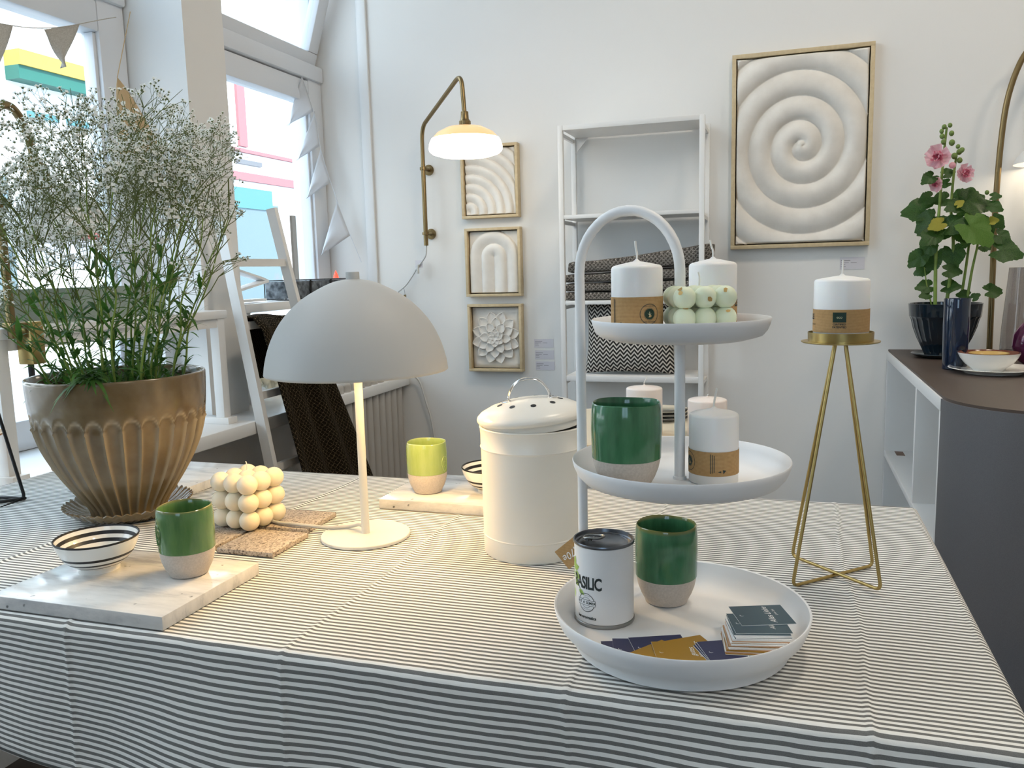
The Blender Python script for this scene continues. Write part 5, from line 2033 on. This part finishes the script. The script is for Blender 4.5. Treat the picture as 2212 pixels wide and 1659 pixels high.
# white plant bench on the sill
be = thing('plant_bench', 'white slatted plant bench standing on the window sill', 'bench', (0, 0, SILLZ))
by0, by1, bx0, bx1 = 1.235, 1.945, -1.70, -1.475
zt = 0.315
box('top_board', bx0, bx1, by0 - 0.02, by1 + 0.01, zt - 0.022, zt, WHITE, be, 0.002)
for y in (by0, by1 - 0.028):
    for x in (bx0 + 0.01, bx1 - 0.032):
        box('leg', x, x + 0.028, y, y + 0.028, 0.018, zt - 0.022, WHITE, be, 0.001)
    box('foot_rail', bx0, bx1 + 0.012, y - 0.006, y + 0.034, 0.0, 0.018, WHITE, be, 0.001)
box('apron', bx1 - 0.022, bx1 - 0.008, by0 + 0.028, by1 - 0.028, zt - 0.046, zt - 0.022, WHITE, be)
gp = thing('planter_box', 'long sage green planter box on the plant bench', 'planter', (-1.60, 1.53, SILLZ + zt))
lg = 0.26
bm = bmesh.new()
for (x0_, x1_, y0_, y1_, z0_, z1_) in ((-0.06, 0.06, -lg, lg, 0, 0.004), (-0.062, -0.056, -lg, lg, 0, 0.075), (0.056, 0.062, -lg, lg, 0, 0.075), (-0.06, 0.06, -lg, -lg + 0.006, 0, 0.075), (-0.06, 0.06, lg - 0.006, lg, 0, 0.075)):
    bm_box(bm, x0_, x1_, y0_, y1_, z0_, z1_)
finish(bm, 'box', SAGE, gp, smooth=False)

# ladder leaning on the sill
ldd = thing('ladder', 'slim white wooden ladder leaning against the window sill', 'ladder', (0, 0, 0))


def lad(side, z):
    zr = z - CB
    x = -1.385 + (-0.105 / 0.68) * (zr + 0.527)
    if side == 0:
        y = 1.975 - 0.01 * (zr - 0.15)
    else:
        y = 2.236 - 0.10 * (zr - 0.2)
    return Vector((x, y, z))


def beam(name, a, b, w_, h_, m, parent, upv=(0, 0, 1)):
    a, b = Vector(a), Vector(b)
    d = (b - a).normalized()
    s = d.cross(Vector(upv)).normalized()
    u = s.cross(d)
    bm = bmesh.new()
    V = [bm.verts.new(p + s * sx * w_ / 2 + u * sy * h_ / 2) for p in (a, b) for sx, sy in ((-1, -1), (1, -1), (1, 1), (-1, 1))]
    bm.faces.new(V[0:4][::-1])
    bm.faces.new(V[4:8])
    for i in range(4):
        bm.faces.new((V[i], V[(i + 1) % 4], V[4 + (i + 1) % 4], V[4 + i]))
    return finish(bm, name, m, parent, smooth=False)


for s in (0, 1):
    beam('rail', lad(s, 0.0), lad(s, CB + (0.165 if s == 0 else 0.205)), 0.030, 0.018, WHITE, ldd, (0, 1, 0))
for zr in (0.040, -0.137, -0.335, -0.545, -0.75, -0.95):
    a, b = lad(0, CB + zr), lad(1, CB + zr)
    beam('rung', a, b, 0.016, 0.022, WHITE, ldd)

# dark throw over a rung
bm = bmesh.new()
za = CB - 0.123


def drape(u, v):
    # v: 0 behind the rung low .. 1 front low
    s = (v - 0.30) / 0.70
    if s < 0:
        L = -s * 0.70 * 0.6
        z = za - L
        bx = lad(0, za).x - 0.022
        dn = L
        front = False
    else:
        L = s * 0.62
        z = za - L
        bx = lad(0, za).x + 0.030
        dn = L
        front = True
    if abs(s) < 0.025:
        z = za + 0.010
        bx = lad(0, za).x
    yl_ = 1.998 + 0.05 * dn
    yr = 2.235 + 0.36 * max(0, dn) ** 0.9
    y = yl_ + (yr - yl_) * u
    fold = 0.012 * math.sin(u * 21 + dn * 2.5) * min(1, dn * 5 + 0.15) + 0.008 * math.sin(u * 9 + 1)
    x = bx + (0.19 * dn if front else 0.10 * dn) + fold * (1 if front else 0.4) + (0.012 if front else -0.012)
    return (x, y, z + 0.006 * math.sin(u * 6))


grid_bm(bm, drape, 60, 70, True, lambda u, v: (u * 1.2, v * 2.2))
o = finish(bm, 'woven_throw', THROW_D, angle=120)
o.modifiers.new('thickness', 'SOLIDIFY').thickness = 0.004
tag(o, 'dark brown woven throw hanging over the white ladder', 'throw')

# raised shelf in the far window with zinc boxes
rs = thing('window_shelf', 'white raised shelf standing in the far window', 'shelf', (0, 0, SILLZ))
box('shelf_board', -1.735, -1.60, 2.215, 2.90, 0.292, 0.320, SILLW, rs, 0.002)
for y in (2.23, 2.865):
    box('support', -1.73, -1.61, y, y + 0.02, 0.0, 0.292, SILLW, rs)
gz = SILLZ + 0.32
zb = thing('lantern_box', 'row of dark mottled zinc boxes in wire frames on the window shelf', 'box', (-1.665, 2.69, gz))
for k, (y0_, y1_) in enumerate(((-0.20, -0.075), (-0.07, 0.065), (0.07, 0.20))):
    bx = box('zinc_panel', -0.05, 0.05, y0_, y1_, 0.006, 0.066, ZINC, zb, 0.002)
    bm = bmesh.new()
    for x in (-0.053, 0.053):
        for y in (y0_, y1_):
            bm_tube(bm, [(x, y, 0), (x, y, 0.07)], 0.0018, 6)
        for zq in (0.004, 0.069):
            bm_tube(bm, [(x, y0_, zq), (x, y1_, zq)], 0.0018, 6)
    for y in (y0_, y1_):
        for zq in (0.004, 0.069):
            bm_tube(bm, [(-0.053, y, zq), (0.053, y, zq)], 0.0018, 6)
    finish(bm, 'wire_frame', BLACKM, zb)
rl = lathe('red_cone_lamp', [(0, 0.0), (0.011, 0.0), (0.008, 0.012), (0.0, 0.030)], mat('red_glow', (0.8, 0.05, 0.03), 0.4, emis=(1, 0.06, 0.03), estr=1.6), None, 20, loc=(-1.650, 2.862, gz + 0.0715))
tag(rl, 'tiny glowing red cone light on the zinc boxes', 'light')
# white paper zigzag and pale driftwood shapes on and under that shelf
zg = bmesh.new()
pth = [(-1.69, 2.23, 0.115), (-1.68, 2.40, 0.075), (-1.67, 2.42, 0.065), (-1.67, 2.24, 0.035), (-1.67, 2.26, 0.004), (-1.67, 2.40, 0.004)]
for a, b in zip(pth, pth[1:]):
    a, b = Vector(a), Vector(b)
    V = [zg.verts.new(p + Vector((dx, 0, dz))) for p in (a, b) for dx, dz in ((-0.02, 0), (0.02, 0), (0.02, 0.008), (-0.02, 0.008))]
    zg.faces.new(V[0:4][::-1])
    zg.faces.new(V[4:8])
    for i in range(4):
        zg.faces.new((V[i], V[(i + 1) % 4], V[4 + (i + 1) % 4], V[4 + i]))
o = finish(zg, 'zigzag_ornament', PAPER, None, smooth=False)
place(o, (0, 0, gz))
tag(o, 'white folded zigzag ornament beside the zinc boxes', 'ornament')
IVORY = mat('ivory_ceramic', (0.80, 0.76, 0.62), 0.4)
for k, (y, r, lb) in enumerate(((2.275, 0.052, 'ivory ceramic coral piece under the window shelf, left'), (2.425, 0.050, 'ivory ceramic coral piece under the window shelf, right'))):
    bm = bmesh.new()
    bmesh.ops.create_icosphere(bm, subdivisions=4, radius=1)
    for v in bm.verts:
        nz = NS.noise(v.co * 2.3 + Vector((k * 7, 0, 0)))
        v.co = v.co * (r * (1 + 0.75 * nz))
        v.co.z *= 1.5
    zmin = min(v.co.z for v in bm.verts)
    for v in bm.verts:
        v.co.z -= zmin
    o = finish(bm, 'coral_ornament', IVORY, None, angle=120, loc=(-1.67, y, SILLZ))
    tag(o, lb, 'ornament', 'ivory ornaments')


# bunting
def bunting(label, pts, flags, m, sm):
    t = thing('bunting', label, 'bunting', pts[0])
    p0 = Vector(pts[0])
    cp = catmull(pts, 12)
    tube('string', [p - p0 for p in cp], 0.0012, sm, t, 6)
    for (f, L, W, tw) in flags:
        i = int(f * (len(cp) - 1))
        j = min(len(cp) - 1, i + 1)
        c = cp[i] - p0
        d = (cp[j] - cp[i]).normalized()
        dn = Vector((math.sin(tw) * 0.35, -abs(math.cos(tw)) * 0.12, -1)).normalized()
        if d.z < -0.6:
            dn = Vector((-0.35 * math.cos(tw), -0.45, -0.80)).normalized()
        bm = bmesh.new()
        nn = d.cross(dn).normalized()

        def fn(u, v):
            wd = W * (1 - v)
            return c + d * ((u - 0.5) * wd) + dn * (L * v) + nn * (0.012 * math.sin(u * 5 + v * 4) * v)
        grid_bm(bm, fn, 8, 10, False)
        o = finish(bm, 'pennant', m, t, angle=180)
        o.modifiers.new('thickness', 'SOLIDIFY').thickness = 0.001
    return t


bunting('white cotton bunting hanging down the far window frame', [(-1.735, 2.84, CB + 0.735), (-1.725, 2.90, CB + 0.60), (-1.71, 2.91, CB + 0.465), (-1.655, 2.93, CB + 0.25), (-1.585, 2.95, CB + 0.045)],
        [(0.12, 0.15, 0.13, 0.3), (0.34, 0.15, 0.13, 0.2), (0.58, 0.15, 0.13, 0.5), (0.80, 0.17, 0.14, 0.1)], PENNW, PENNW)
bunting('linen and tan bunting strung along the near window', [(-1.725, 0.80, CB + 0.60), (-1.725, 1.30, CB + 0.585), (-1.72, 1.62, CB + 0.60), (-1.70, 1.88, CB + 0.69)],
        [(0.58, 0.15, 0.10, 0.0), (0.78, 0.10, 0.11, 0.1)], LINEN, LINEN)
# tan felt pennant pinned in the window corner
tp_ = thing('felt_pennant', 'tan felt pennant pinned beside the window pillar', 'pennant', (-1.64, 1.80, CB + 0.516))
bm = bmesh.new()


def tanf(u, v):
    wd = 0.17 * v ** 0.8
    return (0.03 * v + 0.045 * math.sin(PI * u) * v, (u - 0.30) * wd, -0.20 * v + 0.02 * u * v)


grid_bm(bm, tanf, 10, 10, False)
o = finish(bm, 'felt', TANF, tp_, angle=180)
o.modifiers.new('thickness', 'SOLIDIFY').thickness = 0.002
tube('string', [(0, 0, 0), (-0.03, 0.10, 0.19)], 0.0012, TANF, tp_, 6)

# clamp lamp on the plant bench
cl = thing('clamp_lamp', 'brass clamp lamp with a white dome shade by the near window', 'lamp', (-1.462, 1.262, SILLZ + 0.315))
pp = catmull([(0, 0, -0.02), (-0.001, 0.001, 0.15), (0, 0, 0.30), (0.0, 0.0, 0.385), (-0.003, 0.022, 0.428), (-0.008, 0.055, 0.437), (-0.014, 0.085, 0.415), (-0.020, 0.106, 0.375), (-0.024, 0.118, 0.335)], 10)
tube('pole', pp, 0.0085, BRASSD, cl, 14)
box('clamp_block', -0.018, 0.022, 0.022, 0.055, -0.075, 0.012, GOLD, cl, 0.003)
box('clamp_jaw', -0.012, 0.018, -0.012, 0.03, 0.001, 0.012, BRASSD, cl, 0.002)
tube('clamp_screw', [(0.0, 0.035, -0.12), (0.0, 0.035, -0.07)], 0.006, BLACKM, cl, 10)
hl = bpy.data.objects.new('lamp_head', None)
C.objects.link(hl)
hl.parent = cl
place(hl, (-0.024, 0.118, 0.335))
hl.rotation_euler = (math.radians(14), 0, 0)
lathe('lamp_holder', [(0.0, 0.012), (0.012, 0.010), (0.014, -0.002), (0.021, -0.006), (0.0215, -0.036), (0.026, -0.042), (0.026, -0.052), (0, -0.052)], BRASSD, hl, 28)
lathe('shade', [(0.024, -0.050), (0.055, -0.060), (0.085, -0.085), (0.105, -0.125), (0.110, -0.150), (0.1085, -0.150), (0.103, -0.126), (0.083, -0.087), (0.054, -0.062), (0.024, -0.052)], WHITE, hl, 64)

# black wire stand at the table's left end, amber glass on the sill
SC = 1.0
bs = thing('wire_candle_holder', 'black geometric wire stand at the left end of the table', 'candle stand', (-1.458, 1.135, TZ), math.radians(8))
wire_stand(bs, 0.062, 0.058, 0.26, 0.0032, BLACKM, 0.03)
bm = bmesh.new()
bm_tube(bm, [(-0.062, -0.058, 0.0032), (0.062, -0.058, 0.0032), (0.062, 0.058, 0.0032), (-0.062, 0.058, 0.0032)], 0.0032, 8, True)
finish(bm, 'base_ring', BLACKM, bs)
SC = U
ag = thing('amber_candle_holder', 'amber ribbed glass candle holder on the window sill', 'candle holder', (-1.475, 1.165, SILLZ))
lathe('body', [(0, 0), (0.040, 0), (0.042, 0.004)] + [(0.026 + 0.006 * (k % 2), 0.008 + k * 0.009) for k in range(11)] + [(0.030, 0.108), (0.052, 0.116), (0.054, 0.120), (0.030, 0.118), (0, 0.112)], AMBER, ag, 40, angle=80)
am2 = lathe('amber_dish', [(0, 0), (0.024, 0), (0.040, 0.008), (0.041, 0.011), (0.024, 0.004), (0, 0.004)], AMBER, None, 36, loc=(-1.452, 1.365, SILLZ))
tag(am2, 'low amber glass dish on the sill beside the bench leg', 'dish')
# loose white cable hanging by the radiator
tag(tube('wall_cable', catmull([(-1.40, 2.975, CB - 0.40), (-1.372, 2.985, CB - 0.43), (-1.345, 2.985, CB - 0.52), (-1.329, 2.985, CB - 0.58), (-1.31, 2.985, CB - 0.72), (-1.29, 2.985, CB - 0.95)], 8), 0.0035, CABLE, None, 8),
    'thin white cable hanging down the wall beside the radiator', 'cable')

# ------------------------------------------------------------------ ceiling lights added as general fill (out of view above)
CEMI = mat('ceiling_fill_glow', (1, 1, 1), 0.6, emis=(1.0, 0.87, 0.70), estr=35.0)
for k, (x, y) in enumerate(((0.35, 1.55), (1.8, 1.4), (1.4, -0.7))):
    t = thing('ceiling_fill_light', ('added round ceiling fill light above the display table', 'added round ceiling fill light beyond the counter', 'added round ceiling fill light behind the viewer')[k], 'ceiling light', (x, y, 3.3), 0, 'added fill lights')
    lathe('rim', [(0.20, 0), (0.205, 0), (0.205, -0.06), (0.195, -0.062), (0.195, -0.05)], WHITE, t, 48)
    lathe('diffuser', [(0, -0.055), (0.195, -0.052)], CEMI, t, 48)
